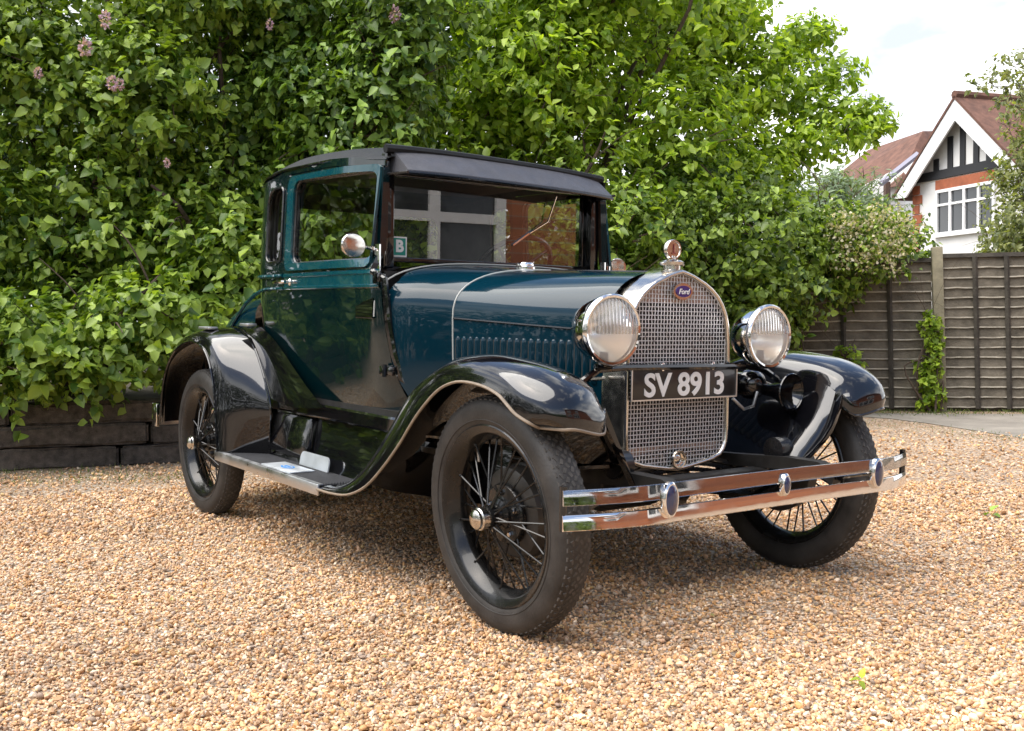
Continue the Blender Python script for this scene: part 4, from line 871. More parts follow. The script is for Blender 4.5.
def near_gnd(px, dep):
    p = at(px, 400, dep); return Vector((p.x, p.y, 0))
QF = 1.0
# big lilac on the left
bl = blobs_px(-140, 100, 30, 330, 7.6, 8.7, .24, .50, 46)+blobs_px(60, 240, 50, 330, 7.7, 8.8, .24, .48, 36)+blobs_px(-120, 30, 335, 378, 6.85, 7.25, .20, .30, 12)+blobs_px(10, 135, 330, 388, 6.9, 7.25, .16, .26, 11)+blobs_px(110, 200, 310, 362, 7.0, 7.5, .18, .28, 9)+blobs_px(-140, 230, -90, 40, 7.9, 9.0, .3, .55, 22)
fl = [(at(85, 48, 7.25), .075, PETAL), (at(112, 83, 7.25), .065, PETAL), (at(105, 20, 7.25), .07, PETAL), (at(38, 73, 7.25), .05, PETAL), (at(167, 163, 7.25), .04, PETAL), (at(70, 238, 8.2), .05, CREAMP), (at(120, 84, 7.25), .05, PETAL)]
bush('lilac_shrub', 'large lilac shrub with a few pink flowers hanging over the timber sleepers at left', 'shrub', near_gnd(70, 8.5), bl, int(6600*QF), 9, .064, .76, LF_LILAC, 12, .05, flowers=fl, droop=.7, group=None)
# darker lilac behind the roof of the car
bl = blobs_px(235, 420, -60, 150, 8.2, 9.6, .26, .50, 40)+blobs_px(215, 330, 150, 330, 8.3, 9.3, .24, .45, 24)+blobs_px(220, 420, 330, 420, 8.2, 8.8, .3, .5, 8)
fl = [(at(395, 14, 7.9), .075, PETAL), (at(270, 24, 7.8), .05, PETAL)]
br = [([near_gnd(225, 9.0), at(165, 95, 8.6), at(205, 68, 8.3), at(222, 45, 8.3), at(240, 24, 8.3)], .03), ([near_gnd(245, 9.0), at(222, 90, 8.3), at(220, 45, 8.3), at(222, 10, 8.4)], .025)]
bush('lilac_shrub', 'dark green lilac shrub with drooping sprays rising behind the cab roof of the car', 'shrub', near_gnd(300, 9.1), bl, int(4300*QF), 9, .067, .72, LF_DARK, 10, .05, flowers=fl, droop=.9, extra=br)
# understorey seen through the cab windows
bl = blobs_px(280, 620, 170, 300, 9.2, 10.2, .35, .55, 16)+blobs_px(380, 620, 300, 400, 9.0, 9.6, .3, .5, 9)+blobs_px(440, 640, 170, 280, 9.6, 10.2, .4, .5, 8)+blobs_px(385, 470, 205, 275, 9.4, 10.2, .3, .45, 9)
bush('laurel_bush', 'bright green bush seen through the side windows of the car', 'bush', near_gnd(450, 9.6), bl, int(1500*QF), 9, .075, .6, LF_LILAC, 8, .04)
# fresh green tree above the roof
bl = blobs_px(370, 560, -60, 140, 9.9, 11.8, .30, .60, 42)+blobs_px(540, 700, -70, 190, 10.2, 12.0, .30, .58, 40)+blobs_px(415, 490, 90, 170, 10.3, 11.2, .3, .45, 8)
tb = near_gnd(490, 10.9)
ex = [([tb, at(495, 210, 10.9), at(490, 110, 10.9), at(478, 20, 11.0)], .10), ([at(492, 140, 10.7), at(486, 85, 10.3), at(478, 60, 10.2)], .02)]
bush('maple_tree', 'tall tree with fresh green leaves rising over the middle of the hedge', 'tree', tb, bl, int(4200*QF), 9, .082, .62, LF_TREE, 8, .04, trunk='trunk', leafname='crown', extra=ex, droop=.4)
# layered branches against the sky
lay = []
for (x0, y0, x1, y1, r, dd) in ((700, 60, 745, 10, .42, 12.4), (700, 150, 760, 60, .45, 12.2), (700, 110, 800, 92, .36, 12.6), (770, 60, 815, 30, .26, 12.8), (780, 120, 870, 118, .26, 12.6), (740, 150, 850, 140, .30, 12.2), (700, 175, 790, 172, .28, 12.0), (660, 200, 760, 210, .36, 11.9), (800, 82, 850, 68, .2, 12.7), (845, 125, 885, 122, .13, 12.6), (640, 60, 720, 0, .55, 12), (640, 150, 720, 190, .5, 11.8), (740, 180, 785, 200, .25, 12.1)):
    for k in range(6):
        t = (k+.5)/6; c = at(x0+(x1-x0)*t+random.uniform(-6, 6), y0+(y1-y0)*t+random.uniform(-7, 7), dd+random.uniform(-.3, .3)); lay.append((c, (r*random.uniform(.6, 1), r*random.uniform(.6, 1), r*.42), r**1.35))
tb = near_gnd(700, 12.6)
ex = [([tb, at(705, 250, 12.5), at(715, 150, 12.4), at(735, 40, 12.4), at(745, -20, 12.4)], .09)]+[([at(710, ya, 12.5), at((710+xb)/2, (ya+yb)/2-4, 12.5), at(xb, yb, 12.5)], .022) for ya, xb, yb in ((190, 830, 150), (160, 850, 124), (120, 785, 94), (100, 780, 42), (180, 640, 130), (130, 660, 50))]
bush('maple_tree', 'tree with layered bright green sprays reaching out against the sky beside the house', 'tree', tb, lay, int(2900*QF), 8, .078, .62, LF_TREE, 0, .03, trunk='trunk', leafname='crown', extra=ex, droop=.25, inner=.5, up=.05, twig=.2)
# ivy and creeper mass over the fence
bl = blobs_px(600, 800, 215, 300, 9.9, 10.9, .22, .42, 34)+blobs_px(600, 760, 300, 350, 10.1, 10.5, .3, .45, 9)+blobs_px(780, 880, 225, 262, 10.6, 11.0, .25, .36, 10)+blobs_px(870, 912, 245, 262, 10.9, 11.1, .16, .24, 5)+blobs_px(790, 835, 270, 296, 10.7, 10.9, .12, .2, 4)+blobs_px(620, 760, 195, 240, 10.8, 11.4, .4, .5, 8)
fl = []
for _ in range(34):
    fl.append((at(random.uniform(835, 905), random.uniform(216, 262), random.uniform(10.05, 10.4)), random.uniform(.03, .055), CREAMP))
bush('ivy', 'dense ivy and creeper heaped over the fence beyond the left headlamp', 'climbing plant', near_gnd(700, 10.6), bl, int(3400*QF), 8, .062, .75, LF_IVY, 10, .035, flowers=None, droop=.6, inner=.3)
cl = empty('clematis', near_gnd(868, 10.7), 'cream flowering climber spilling over the top of the fence left of the tall post', 'climbing plant')
b = MB(); b.tube(interp([near_gnd(868, 11.1), at(866, 330, 11.1), at(860, 250, 11.0), at(880, 236, 10.8)], 12), .015, 6); b.build('stem', BARK, cl, M=Matrix.Identity(4))
nn = 2000; cc = np.array([list(c) for c, _, _ in fl]); ii = rng.integers(0, len(cc), nn); pp = cc[ii]+rng.normal(size=(nn, 3))*.07; dd_ = rng.normal(size=(nn, 3)); leaves('flowers', pp, dd_, rng.normal(size=(nn, 3)), np.full(nn, .036), np.full(nn, .028), CREAMP, cl)
nn = 1500; ii = rng.integers(0, len(cc), nn); pp = cc[ii]+rng.normal(size=(nn, 3))*.10; dd_ = rng.normal(size=(nn, 3)); leaves('foliage', pp, dd_, rng.normal(size=(nn, 3))+[0, 0, 1], np.full(nn, .05), np.full(nn, .03), LF_IVY, cl)
# creeper hanging down in front of the fence
bl = blobs_px(770, 800, 300, 360, 10.45, 10.6, .08, .15, 8); bush('ivy', 'thin trail of ivy hanging down the fence just right of the headlamp', 'climbing plant', near_gnd(782, 10.6), bl, int(130*QF), 8, .05, .75, LF_IVY, 8, .012, droop=.8, twig=.12)
# deep hedge behind everything, leaf colour darkened so the gaps read as shade
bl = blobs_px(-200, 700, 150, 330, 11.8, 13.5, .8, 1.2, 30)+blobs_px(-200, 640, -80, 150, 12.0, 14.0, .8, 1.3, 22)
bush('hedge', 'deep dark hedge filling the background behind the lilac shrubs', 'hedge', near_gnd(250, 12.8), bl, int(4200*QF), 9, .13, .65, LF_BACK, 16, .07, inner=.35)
# sage green tree in the distance and olive tree at the right edge
bl = blobs_px(795, 870, 190, 235, 22, 25, .5, .9, 12); bush('willow_tree', 'pale grey-green tree beyond the fence in front of the far house', 'tree', near_gnd(830, 24), bl, int(800*QF), 8, .13, .3, LF_SAGE, 8, .08, trunk='trunk', leafname='crown')
bl = []
for x0, y0, r in ((1010, 70, .22), (1028, 110, .40), (1020, 160, .40), (1012, 215, .5), (1030, 235, .6), (1056, 180, .8), (1062, 100, .8), (1008, 245, .4), (990, 243, .2), (1040, 250, .7), (1012, 135, .2), (1003, 190, .22)):
    for _ in range(2): bl.append((at(x0+random.uniform(-5, 5), y0+random.uniform(-6, 6), random.uniform(17, 18.5)), (r, r, r*.8), r*r))
bush('birch_tree', 'olive brown small-leaved tree at the right edge in front of the half-timbered house', 'tree', near_gnd(1050, 18), bl, int(1500*QF), 8, .075, .6, LF_OLIVE, 10, .022, trunk='trunk', leafname='crown', droop=.5, inner=.4)
bl = [(at(x0, y0, 16), (.28, .28, .09), 1) for x0, y0 in ((1000, 88), (1018, 92), (985, 87), (1024, 74), (1012, 104), (1030, 60))]
bush('birch_tree', 'sparse twig spray of leaves reaching in at the top right against the sky', 'tree', near_gnd(1120, 16.5), bl, int(60*QF), 6, .08, .6, LF_OLIVE, 0, .006, trunk='branch', leafname='crown', extra=[([near_gnd(1120, 16.5), at(1120, 200, 16.4), at(1090, 110, 16.2), at(1050, 85, 16), at(990, 88, 16)], .010)])
# ================================================================== TIMBER SLEEPERS
SLP = mat('old_timber', (.072, .056, .043), .85, var=.55, vscale=5, bump=.9, bscale=30, dust=.02)
t_ = SLP.node_tree
tcn = [n for n in t_.nodes if n.type == 'TEX_COORD'][0]; mpn = t_.nodes.new('ShaderNodeMapping'); mpn.inputs['Scale'].default_value = (4, .5, 4); t_.links.new(tcn.outputs['Object'], mpn.inputs[0])
for n in t_.nodes:
    if n.type == 'TEX_NOISE': t_.links.new(mpn.outputs[0], n.inputs['Vector'])
g0, g1 = gnd(-90, 476), gnd(200, 462)
dv = Vector((g1.x-g0.x, g1.y-g0.y, 0)).normalized(); nv_ = Vector((-dv.y, dv.x, 0)); Lt = 8.2
descr = {(0, 0): 'dark weathered sleeper in the bottom course at the left edge', (0, 1): 'dark weathered sleeper in the bottom course just left of the rear wheel', (0, 2): 'bottom course sleeper mostly hidden behind the rear wheel', (1, 0): 'long dark sleeper in the middle course under the lilac leaves', (1, 1): 'split grey sleeper in the middle course behind the rear fender', (1, 2): 'middle course sleeper hidden behind the cab', (2, 0): 'top course sleeper overhung by lilac leaves at the left', (2, 1): 'top course sleeper behind the small rear bumper', (2, 2): 'top course sleeper behind the cab'}
cuts_ = [(-1.2, 1.30, 2.9, 6.6), (-1.2, 1.50, 4.1, 6.6), (-1.2, .6, 3.0, 6.6)]
for row in range(3):
    for i in range(3):
        a, c = cuts_[row][i], cuts_[row][i+1]; hh = .148; ln_ = c-a-.015; ctr = g0+dv*((a+c)/2)+nv_*(.11+.025*row+random.uniform(-.012, .012))
        bm = bmesh.new(); bmesh.ops.create_cube(bm, size=1); bmesh.ops.scale(bm, vec=(ln_, .20, hh), verts=bm.verts); bmesh.ops.bevel(bm, geom=list(bm.edges), offset=.018, segments=2, affect='EDGES')
        for cx in np.arange(-ln_/2+.15, ln_/2, .15): bmesh.ops.bisect_plane(bm, geom=list(bm.verts)+list(bm.edges)+list(bm.faces), plane_co=(cx, 0, 0), plane_no=(1, 0, 0))
        for v in bm.verts: v.co += Vector((0, random.uniform(-.008, .008), random.uniform(-.007, .007)))+Vector((0, 0, .006*math.sin(v.co.x*2+row)))
        me = bpy.data.meshes.new('timber_sleeper'); bm.to_mesh(me); bm.free(); me.materials.append(SLP)
        o = bpy.data.objects.new('timber_sleeper', me); C.objects.link(o); o.location = (ctr.x, ctr.y, hh/2+row*(hh+.004)-.01); o.rotation_euler = (random.uniform(-.02, .02), random.uniform(-.006, .006), math.atan2(dv.y, dv.x)+random.uniform(-.006, .006))
        tag(o, descr[(row, i)], 'sleeper', 'timber sleepers edging the shrub bed')
def bank(): 
    b = MB(); A = g0+dv*-1.2+nv_*.2; B_ = g0+dv*6.6+nv_*.2
    b.add([A+Vector((0, 0, .38)), B_+Vector((0, 0, .38)), B_+nv_*7+Vector((0, 0, .6)), A+nv_*7+Vector((0, 0, .6))], [(0, 1, 2, 3)]); b.add([A+Vector((0, 0, -.05)), B_+Vector((0, 0, -.05)), B_+Vector((0, 0, .45)), A+Vector((0, 0, .45))], [(0, 1, 2, 3)])
    b.add([B_+Vector((0, 0, -.05)), B_+nv_*7+Vector((0, 0, -.05)), B_+nv_*7+Vector((0, 0, .6)), B_+Vector((0, 0, .45))], [(0, 1, 2, 3)])
    structure(b.build('planting_bank', EARTH, smooth=False))
bank()
# grass tufts along the sleepers and the fence
def tufts(name, label, spots, hgt, nper):
    P_, A_, N_ = [], [], []
    for c, r in spots:
        k = nper; p = np.array([c.x, c.y, 0])+rng.normal(size=(k, 3))*[r, r, 0]; P_.append(p); a = rng.normal(size=(k, 3))*.6; a[:, 2] = 1; A_.append(a); N_.append(rng.normal(size=(k, 3))+1e-3)
    P_, A_, N_ = np.concatenate(P_), np.concatenate(A_), np.concatenate(N_); n = len(P_); l_ = hgt*rng.uniform(.5, 1.3, n)
    o = leaves(name, P_, A_, N_, l_, l_*.13, GRASSM, curl=.3); return tag(o, label, 'grass', kind='stuff')
tufts('grass', 'sparse grass and weeds along the foot of the sleepers', [(gnd(x, 474+random.uniform(-3, 10)), .10) for x in range(-60, 190, 5)], .035, 12)
tufts('grass', 'grass verge along the foot of the fence', [(gnd(x, 411+random.uniform(0, 4)), .14) for x in range(780, 1130, 5)], .045, 16)
tufts('weeds', 'yellowish weeds where the gravel meets the tarmac', [(gnd(x, 419+(x-850)*.115+random.uniform(-1, 5)), .12) for x in range(850, 1030, 5)], .028, 8)
# fallen leaves
for (px, py, s_, lb) in ((991, 517, .055, 'single green fallen leaf on the gravel at the right'), (858, 688, .03, 'small yellow-green fallen leaf on the gravel near the bottom right')):
    c = gnd(px, py); n = 3; P_ = np.array([list(c)]*n)+rng.normal(size=(n, 3))*.006+[0, 0, .022]; o = leaves('fallen_leaf', P_, rng.normal(size=(n, 3))*[1, 1, .4], np.array([[0, 0, 1.]]*n), np.full(n, s_), np.full(n, s_*.7), LF_TREE if py > 600 else LF_DARK); tag(o, lb, 'leaf')
# ================================================================== FENCE
LIP = mat('pale_board_edge', (.33, .30, .24), .85, var=.4, vscale=9)  # lower lap edges of the boards in a paler tone
FEN = mat('fence_board', (.105, .088, .062), .88, var=.5, vscale=4, bump=.8, bscale=40, dust=.025)
FENB = mat('fence_batten', (.055, .048, .038), .88, var=.45, vscale=8, bump=.5)
POSTM = mat('concrete_post', (.26, .235, .16), .9, var=.3, vscale=6, bump=.5, bscale=50)
A0 = gnd(757, 410.5); A1 = gnd(933, 411.0); A2 = gnd(1060, 412)
def fence_run(a, c, nb, lean, label, ht=1.50, top=None):
    root = empty('fence', a, label, 'fence', 'lap fence panels')
    d = Vector((c.x-a.x, c.y-a.y, 0)); Ln = d.length; d.normalize(); nn_ = Vector((d.y, -d.x, 0))
    if nn_.dot(CAM-a) < 0: nn_ = -nn_
    sh = lambda p, z: a+d*p[0]+nn_*p[1]+Vector((0, 0, z))-Rt*lean*z
    n = 15; hb = ht/n; b = MB()
    for i in range(n):
        z0 = .05+i*hb; segs = 14; rows = []
        for k in range(segs+1):
            u = k/segs*Ln; wob = random.uniform(-.004, .004)
            rows.append([sh((u, .004), z0+wob-.012), sh((u, .030+random.uniform(-.002, .003)), z0+wob-.010), sh((u, .028), z0+wob+.004), sh((u, .008), z0+hb+.004), sh((u, .0), z0+hb+.004)])
        n0 = len(b.f)
        b.grid(rows)
        for q in range(n0, len(b.f)):
            if (q-n0) % 4 in (0, 1): b.mi[q] = 1
    b.build('boards', [FEN, LIP], root, M=Matrix.Identity(4), smooth=False)
    for k in range(nb):
        u = Ln*(k+.5)/nb if top is None else top[k]
        b = MB(); b.tube([sh((u, .045), .03), sh((u, .045), ht+.05)], .026, 4); b.build('batten', FENB, root, M=Matrix.Identity(4), smooth=False)
    b = MB(); b.tube([sh((0, .02), ht+.065), sh((Ln, .02), ht+.065)], .03, 4); b.build('capping', FENB, root, M=Matrix.Identity(4), smooth=False)
    b = MB(); b.grid([[sh((0, -.01), -.03), sh((0, -.01), .06)], [sh((Ln, -.01), -.03), sh((Ln, -.01), .06)]]); b.build('gravel_board', FENB, root, M=Matrix.Identity(4), smooth=False)
    return root
def u_of(px, a, c):      # distance along the fence line for a picture column
    d = Vector((c.x-a.x, c.y-a.y, 0)).normalized(); best = min(np.arange(0, 6, .01), key=lambda u: abs(pj(a+d*u)[0]-px)); return best
def pj(p):
    d = p-CAM; z = d.dot(F); return (512+FPX*d.dot(R2)/z, 365.5-FPX*d.dot(U2)/z)
fence_run(A0, A1, 3, .022, 'weathered lap fence panel left of the tall post, half hidden by ivy', top=[u_of(x, A0, A1) for x in (798, 844, 891)])
A1b = A1+(A2-A1).normalized()*.10
fence_run(A1b, A2, 4, .030, 'darker lap fence panel right of the tall post', ht=1.54, top=[u_of(x, A1b, A2) for x in (977, 1009, 1040)]+[1.0])
tL = gnd(500, 410); fence_run(A0+(A0-A1).normalized()*2.0, A0, 3, .02, 'fence panel almost wholly buried behind the ivy')
A3 = A2+(A2-A1).normalized()*.14
fence_run(A3, A3+(A2-A1).normalized()*1.8, 4, .03, 'fence panel continuing past the right edge of the view')
pr_ = empty('fence_post', A1+(A2-A1).normalized()*.07, 'tall square lichen-stained post between the two fence panels', 'post')
d = (A2-A1).normalized(); b = MB(); pc = A1+d*.07+(CAM-A1).normalized()*.03
b.box((pc.x-Rt.x*.02, pc.y-Rt.y*.02, .83), (.105, .10, 1.74), rot=Matrix.Rotation(math.atan2(d.y, d.x), 4, 'Z')@Matrix.Rotation(-.03, 4, 'Y'), bev=.008); b.build('post_shaft', POSTM, pr_, M=Matrix.Identity(4))
bl = [(at(x, y, 10.62), (.05, .05, .09), 1) for x, y in ((930, 325), (932, 340), (928, 355), (931, 368), (926, 380), (930, 392), (928, 402), (934, 350), (924, 370), (936, 398))]
bush('ivy', 'narrow column of bright ivy climbing the tall fence post', 'climbing plant', near_gnd(932, 10.68), bl, int(150*QF), 8, .05, .75, LF_TREE, 4, .012, droop=.6, twig=.08)
bl = [(at(x, y, 10.6), (.07, .06, .10), 1) for x, y in ((846, 358), (850, 368), (854, 375), (842, 372))]
bush('weed', 'leafy weed growing at the fence above the left front fender', 'plant', near_gnd(848, 10.7), bl, int(45*QF), 7, .055, .6, LF_TREE, 3, .01, droop=.4, twig=.1)
# ================================================================== HOUSES
REND = mat('white_render', (.74, .73, .70), .8, var=.06, vscale=1.5)
TIMB = mat('black_timber', (.015, .016, .018), .6)
TILE = mat('clay_tile', (.13, .062, .042), .85, var=.45, vscale=3, bump=.6, bscale=14)
t_ = TILE.node_tree; bt = t_.nodes.new('ShaderNodeTexBrick'); bt.inputs['Scale'].default_value = 3.2; bt.inputs['Mortar Size'].default_value = .03; bt.inputs['Color1'].default_value = (.13, .072, .048, 1); bt.inputs['Color2'].default_value = (.085, .05, .036, 1); bt.inputs['Mortar'].default_value = (.03, .02, .015, 1)
tcn = t_.nodes.new('ShaderNodeTexCoord'); t_.links.new(tcn.outputs['UV'], bt.inputs['Vector'])
RTILE = mat('red_tile_hanging', (.33, .10, .045), .8, var=.25, vscale=5)
FRAMEW = mat('window_frame_white', (.78, .78, .77), .4)
def brickm(name, c1, c2, scale):
    m, t, b = nodes(name); bt = t.nodes.new('ShaderNodeTexBrick'); bt.inputs['Scale'].default_value = scale; bt.inputs['Color1'].default_value = (*c1, 1); bt.inputs['Color2'].default_value = (*c2, 1); bt.inputs['Mortar'].default_value = (.30, .25, .2, 1); bt.inputs['Mortar Size'].default_value = .018
    tcn = t.nodes.new('ShaderNodeTexCoord'); mpn = t.nodes.new('ShaderNodeMapping'); mpn.inputs['Rotation'].default_value = (R_(90), 0, R_(90)); t.links.new(tcn.outputs['Object'], mpn.inputs[0]); t.links.new(mpn.outputs[0], bt.inputs['Vector']); t.links.new(bt.outputs[0], b.inputs['Base Color']); b.inputs['Roughness'].default_value = .85; return m
BRICK = brickm('red_brick', (.42, .15, .065), (.30, .10, .05), 2.4)
DARKGL = mat('window_pane', (.03, .035, .04), .06, 0, .5)
Fh = Vector((math.cos(YAW), math.sin(YAW), 0))
K = 1.0; I4 = Matrix.Identity(4)
def V3(lat, dep, z): p = CAM+Rt*lat+Fh*dep; return Vector((p.x, p.y, z))
ap = at(954.8, 97, 30.0); ap0 = Vector((ap.x, ap.y, 0)); zap = ap.z-.05
g = (Rt*.30-Fh*.954).normalized(); hn_ = (Rt*.954+Fh*.30).normalized()     # along the gable, and back into the house
LN = .02
def uz0(px, py):
    d = F+R2*((px-512)/FPX)-U2*((py-365.5)/FPX); t = (ap0-CAM).dot(hn_)/d.dot(hn_); p = CAM+d*t; return ((p-ap0).dot(g), p.z)
ue, ze = uz0(894, 199); ap0 = ap0+hn_*.42
def H(u, w_, z): return ap0+g*u-hn_*w_+Vector((0, 0, z))-Rt*LN*z*0      # w_ = proud of the wall
def uz(px, py):       # picture point on the gable wall -> (u, z)
    d = F+R2*((px-512)/FPX)-U2*((py-365.5)/FPX); t = (ap0-CAM).dot(hn_)/d.dot(hn_); p = CAM+d*t; return ((p-ap0).dot(g), p.z)
hs = empty('half_timbered_house', ap0, 'white half-timbered house with clay tile roof and black gable timbers beyond the fence', 'house')
def hp(mb, name, m, par=hs, **k): return mb.build(name, m, par, M=I4, smooth=False, **k)
b = MB(); wl = ue*.84
b.add([H(wl, 0, -.05), H(-wl, 0, -.05), H(-wl, 0, zap+(ze-zap)*.84), H(0, 0, zap-.05), H(wl, 0, zap+(ze-zap)*.84)], [(0, 1, 2, 3, 4)])
b.add([H(wl, 0, -.05), H(wl, -7, -.05), H(wl, -7, zap+(ze-zap)*.84), H(wl, 0, zap+(ze-zap)*.84)], [(0, 1, 2, 3)])
b.add([H(-wl, 0, -.05), H(-wl, -7, -.05), H(-wl, -7, zap+(ze-zap)*.84), H(-wl, 0, zap+(ze-zap)*.84)], [(0, 1, 2, 3)])
b.add([H(-wl, -7, -.05), H(-8, -7, -.05), H(-8, -7, ze), H(-wl, -7, ze)], [(0, 1, 2, 3)])
hp(b, 'wall', REND)
b = MB()
for s_ in (1, -1):
    for w0, w1_, dz in ((.45, -7.5, .06),):
        b.add([H(0, w0, zap+.10), H(0, w1_, zap+.10), H(s_*ue*1.03, w1_, ze+.05), H(s_*ue*1.03, w0, ze+.05), H(0, w0, zap+.0), H(0, w1_, zap), H(s_*ue*1.03, w1_, ze-.04), H(s_*ue*1.03, w0, ze-.04)], [(0, 1, 2, 3), (4, 5, 6, 7), (0, 3, 7, 4), (2, 3, 7, 6)])
rf_ = hp(b, 'roof', TILE)
def uvit(o, su=1.0):
    me = o.data; uv = me.uv_layers.new(name='UVMap')
    for p in me.polygons:
        for li in p.loop_indices:
            v = me.vertices[me.loops[li].vertex_index].co; uv.data[li].uv = (v.dot(hn_)*su, v.z*su*1.5)
uvit(rf_)
b = MB(); b.tube([H(0, .45, zap+.12), H(0, -7.5, zap+.12)], .12, 8); hp(b, 'ridge_tiles', TILE, rf_)
b = MB()
for s_ in (1, -1):
    dz = .62; b.add([H(0, .42, zap), H(s_*ue, .42, ze), H(s_*ue*.80, .42, ze-.02), H(0, .42, zap-dz), H(0, .36, zap), H(s_*ue, .36, ze), H(s_*ue*.80, .36, ze-.02), H(0, .36, zap-dz)], [(0, 1, 2, 3), (4, 5, 6, 7), (3, 2, 6, 7), (1, 2, 6, 5)])
hp(b, 'bargeboard', FRAMEW)
b = MB()
def slab(u0, z0, u1, z1, wd, pr=.05):
    a, c = H(u0, pr, z0), H(u1, pr, z1); d = (c-a).normalized(); s = d.cross(-hn_).normalized()*wd/2; q = hn_*pr
    b.add([a-s, c-s, c+s, a+s, a-s+q, c-s+q, c+s+q, a+s+q], [(0, 1, 2, 3), (0, 1, 5, 4), (3, 2, 6, 7), (0, 3, 7, 4), (1, 2, 6, 5)])
uB0, zB0 = uz(918, 182); uB1, zB1 = uz(993, 161); zB = (zB0+zB1)/2
def roofz(u): return zap+(ze-zap)*abs(u/ue)-.35
for px in (926, 937, 951, 963.5, 977, 990):
    u, _ = uz(px, 150); slab(u, zB, u, max(zB+.1, roofz(u)), .20)
slab(ue*.92, zB, -ue*.92, zB, .26, .07)
hp(b, 'gable_timbers', TIMB)
u0, z1 = uz(938, 192); u1, _ = uz(995, 180); _, z0 = uz(939, 235)
b = MB(); b.box((H((u0+u1)/2, .03, z1+.19)), (abs(u1-u0)+.1, .06, .30), rot=Matrix.Rotation(math.atan2(g.y, g.x), 4, 'Z')); hp(b, 'brick_lintel', RTILE)
b = MB(); uq0 = wl
for k in range(9): b.box(H(wl+.12+.06*(k % 2), .02, zB-.35-.30*k), (.28+.12*(k % 2), .05, .27), rot=Matrix.Rotation(math.atan2(g.y, g.x), 4, 'Z'))
hp(b, 'brick_quoins', RTILE)
def window(par, Hf, u0, u1, z0, z1, n, ang, transom=True, w0=0.0, fr=.07):
    b = MB(); rot = Matrix.Rotation(ang, 4, 'Z'); W_ = abs(u1-u0); um = (u0+u1)/2
    b.box(Hf(um, w0+.05, z0-.04), (W_+.18, .16, .08), rot=rot); b.box(Hf(um, w0+.03, z1), (W_+.06, .08, fr*1.3), rot=rot); b.box(Hf(um, w0+.03, z0+.03), (W_+.06, .08, fr), rot=rot)
    zt = z0+(z1-z0)*.68
    if transom: b.box(Hf(um, w0+.032, zt), (W_, .07, fr), rot=rot)
    for k in range(n+1): b.box(Hf(u0+(u1-u0)*k/n, w0+.031, (z0+z1)/2), (fr*1.25, .075, z1-z0), rot=rot)
    f = par(b, 'window', FRAMEW)
    b = MB(); b.add([Hf(u0, w0+.01, z0), Hf(u1, w0+.01, z0), Hf(u1, w0+.01, z1), Hf(u0, w0+.01, z1)], [(0, 1, 2, 3)]); b.build('pane', DARKGL, f, M=I4, smooth=False); return f
window(lambda mb, n, m: hp(mb, n, m), H, u0, u1, z0, z1, 4, math.atan2(g.y, g.x))
# second house further off
h2o = at(905, 170, 41); h20 = Vector((h2o.x, h2o.y, 0)); g2 = (Rt*.25-Fh*.97).normalized(); n2 = (Rt*.97+Fh*.25).normalized()
def H2(u, w_, z): return h20+g2*u-n2*w_+Vector((0, 0, z))
h2 = empty('tiled_roof_house', h20, 'cream house with brown hipped tile roof further back, left of the half-timbered gable', 'house')
def hp2(mb, name, m, par=h2, **k): return mb.build(name, m, par, M=I4, smooth=False, **k)
zt2 = at(922, 132, 41).z; ze2 = at(878, 190, 41).z
pA = at(923, 131, 41); pB = at(838, 168, 47); pC = at(897, 186, 38.5); pD = at(840, 205, 44); pE = at(940, 170, 40)
b = MB(); b.add([pA, at(868, 150, 46), at(800, 205, 46), pC], [(0, 1, 2, 3)]); b.add([pA, pC, pE, at(965, 131, 44)], [(0, 1, 2, 3)]); b.add([pA, at(965, 131, 44), at(960, 210, 52), at(868, 150, 46)], [(0, 1, 2, 3)]); r2_ = hp2(b, 'roof', TILE)
me = r2_.data; uv = me.uv_layers.new(name='UVMap')
for p_ in me.polygons:
    for li in p_.loop_indices:
        v = me.vertices[me.loops[li].vertex_index].co; uv.data[li].uv = (v.dot(hn_)*.8+v.dot(g)*.8, v.z*1.3)
def fl(p, z=-.05): return Vector((p.x, p.y, z))
def slabw(par, name, m, p, q, z0=None, z1=None): 
    b = MB(); b.add([fl(p), fl(q), q, p], [(0, 1, 2, 3)]); return hp2(b, name, m)
wA, wB, wC = at(905, 188, 39), at(862, 186, 39.6), at(945, 178, 41)
b = MB(); b.add([fl(wB), fl(wA), wA, wB], [(0, 1, 2, 3)]); b.add([fl(wA), fl(wC), wC, wA], [(0, 1, 2, 3)]); b.add([wB, wA, at(918, 158, 39)], [(0, 1, 2)]); hp2(b, 'wall', REND)
b = MB(); q0_, q1_ = at(887, 182, 38.8), at(887, 225, 38.8); b.tube([fl(q1_), q0_], .13, 6); hp2(b, 'drain_pipe', mat('brown_pipe', (.09, .05, .035), .6))
b = MB(); b.tube([at(918, 154, 38.3), at(880, 184, 38.3)], .12, 5); hp2(b, 'gutter', mat('grey_gutter', (.25, .25, .32), .5))
b = MB(); a_, c_ = at(893, 226, 38.7), at(915, 222, 39.2); b.tube([a_, c_], .14, 4); hp2(b, 'string_course', TILE)
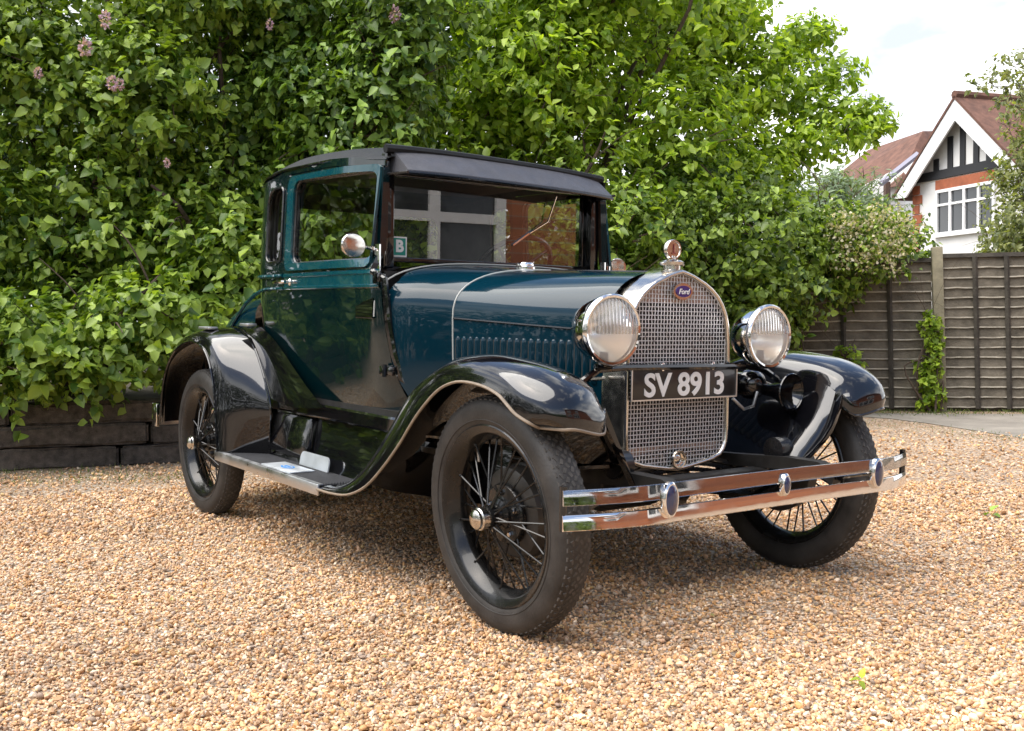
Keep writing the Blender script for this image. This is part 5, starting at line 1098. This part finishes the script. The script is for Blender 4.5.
# ================================================================== THE SIDE OF THE DRIVE BEHIND THE CAMERA (seen in the paint, chrome and glass)
bh = empty('brick_house', (9.5, 2.0, 0), 'red brick house with large white windows, seen reflected in the windscreen and bumper', 'house')
def HB(u, w_, z): return Vector((9.5-w_, 2.0+u, z))
b = MB(); b.add([HB(-3.2, 0, -.05), HB(15, 0, -.05), HB(15, 0, 5.6), HB(-3.2, 0, 5.6)], [(0, 1, 2, 3)]); b.add([HB(-3.2, 0, -.05), HB(-3.2, -7, -.05), HB(-3.2, -7, 5.6), HB(-3.2, 0, 5.6)], [(0, 1, 2, 3)])
b.build('wall', BRICK, bh, M=I4, smooth=False)
b = MB(); b.add([HB(-3.6, .4, 5.5), HB(15.4, .4, 5.5), HB(15.4, -3.6, 8.0), HB(-3.6, -3.6, 8.0)], [(0, 1, 2, 3)]); b.add([HB(-3.6, .4, 5.5), HB(15.4, .4, 5.5), HB(15.4, .4, 5.3), HB(-3.6, .4, 5.3)], [(0, 1, 2, 3)]); rb = b.build('roof', TILE, bh, M=I4, smooth=False)
for (u0, u1, z0, z1, n) in ((-2.4, .2, 1.0, 2.6, 3), (-2.1, 0, 3.6, 4.8, 3), (1.6, 5.5, .5, 3.0, 3), (3.9, 5.8, 3.7, 4.8, 2)):
    f = window(lambda mb, nm, m: mb.build(nm, m, bh, M=I4, smooth=False), HB, u0, u1, z0, z1, n, math.pi/2, fr=.16)
bl = []
for k in range(34):
    x = -9+k*.55; r = random.uniform(.7, 1.1); bl.append((Vector((x, -9.2+random.uniform(-.5, .5), random.uniform(.5, 1.2))), (r, r, r), 1)); bl.append((Vector((x, -9.6+random.uniform(-.5, .5), random.uniform(1.6, 3.0))), (r, r, r*.9), 1))
root = empty('hedge', (0, -9.4, 0), 'tall hedge on the camera side of the drive, seen reflected in the paint', 'hedge')
pos, ax_, nr_, p_, dr_ = shoots(bl, int(3000*QF), 8, 1, .2, .2, .5, face=Vector((0, 1, 0)), twig=.25)
leaves('foliage', pos, ax_, nr_, np.full(len(pos), .15), np.full(len(pos), .10), LF_BACK, root)
b = MB()
for k in range(16): b.tube([(-8.5+k*1.15, -9.4, -.03), (-8.4+k*1.15, -9.3, 1.2), (-8.6+k*1.15, -9.6, 2.6)], [.05, .04, .02], 5)
b.build('stems', BARK, root, M=I4)

# the shrub bed carries on out of view to the left
bl = []
for k in range(22):
    y = -2.7-k*.30; x0 = g0.x-.8+(y+2.7)*1.0; r = random.uniform(.8, 1.1); bl.append((Vector((x0+random.uniform(-.3, .3), y, random.uniform(.7, 1.4))), (r, r, r), 1)); bl.append((Vector((x0-.3+random.uniform(-.4, .4), y, random.uniform(1.8, 3.6))), (r, r, r), 1.3)); bl.append((Vector((x0-.3+random.uniform(-.4, .4), y, random.uniform(2.8, 4.2))), (r, r, r), 1.0))
root = empty('hedge', (g0.x-.8, -6, 0), 'dark shrubs carrying on past the left edge, reflected in the door glass', 'hedge')
pos, ax_, nr_, p_, dr_ = shoots(bl, 6500, 8, 1, .2, .2, .5, face=Vector((1, 0, 0)), twig=.25)
leaves('foliage', pos, ax_, nr_, np.full(len(pos), .14), np.full(len(pos), .10), LF_DARK, root)
b = MB()
for k in range(12): b.tube([(g0.x-.8-k*.58, -2.8-k*.58, -.03), (g0.x-.7-k*.58, -2.7-k*.58, 1.2), (g0.x-.9-k*.58, -2.9-k*.58, 3.0)], [.05, .04, .02], 5)
b.build('stems', BARK, root, M=I4)

# garden hedge beside the brick house, closing the view behind the camera on that side
bl = []
for k in range(13):
    y = -8.6+k*.6; r = random.uniform(.75, 1.0)
    for z_ in (.7, 1.7): bl.append((Vector((10.2+random.uniform(-.3, .3), y, z_+random.uniform(-.2, .2))), (r, r, r), 1))
root = empty('hedge', (10.4, -5, 0), 'garden hedge beside the brick house, reflected green in the end of the bumper', 'hedge')
pos, ax_, nr_, p_, dr_ = shoots(bl, 2600, 8, 1, .2, .2, .5, face=Vector((-1, 0, 0)), twig=.2)
leaves('foliage', pos, ax_, nr_, np.full(len(pos), .13), np.full(len(pos), .09), LF_DARK, root)
b = MB()
for k in range(9): b.tube([(10.3, -8.4+k*.85, -.03), (10.2, -8.3+k*.85, 1.0), (10.3, -8.5+k*.85, 2.0)], [.05, .04, .02], 5)
b.build('stems', BARK, root, M=I4)
# scraps of leaf and twig lying about on the drive
n = 150; th = YAW+(rng.random(n)-.5)*2*R_(33); rr = 2.9+6*rng.random(n)**1.2; x = CAM.x+rr*np.cos(th); y = CAM.y+rr*np.sin(th); k = (x > -4.8) & (y < 5.8); x, y = x[k], y[k]; n = len(x)
o = leaves('leaf_litter', np.stack([x, y, np.full(n, .016)], 1), rng.normal(size=(n, 3))*[1, 1, .15], rng.normal(size=(n, 3))*.3+[0, 0, 1.], rng.uniform(.008, .024, n), rng.uniform(.004, .013, n), leafmat('dry_leaf', (.10, .055, .02), (.28, .26, .09), .2, .7)); tag(o, kind='stuff')
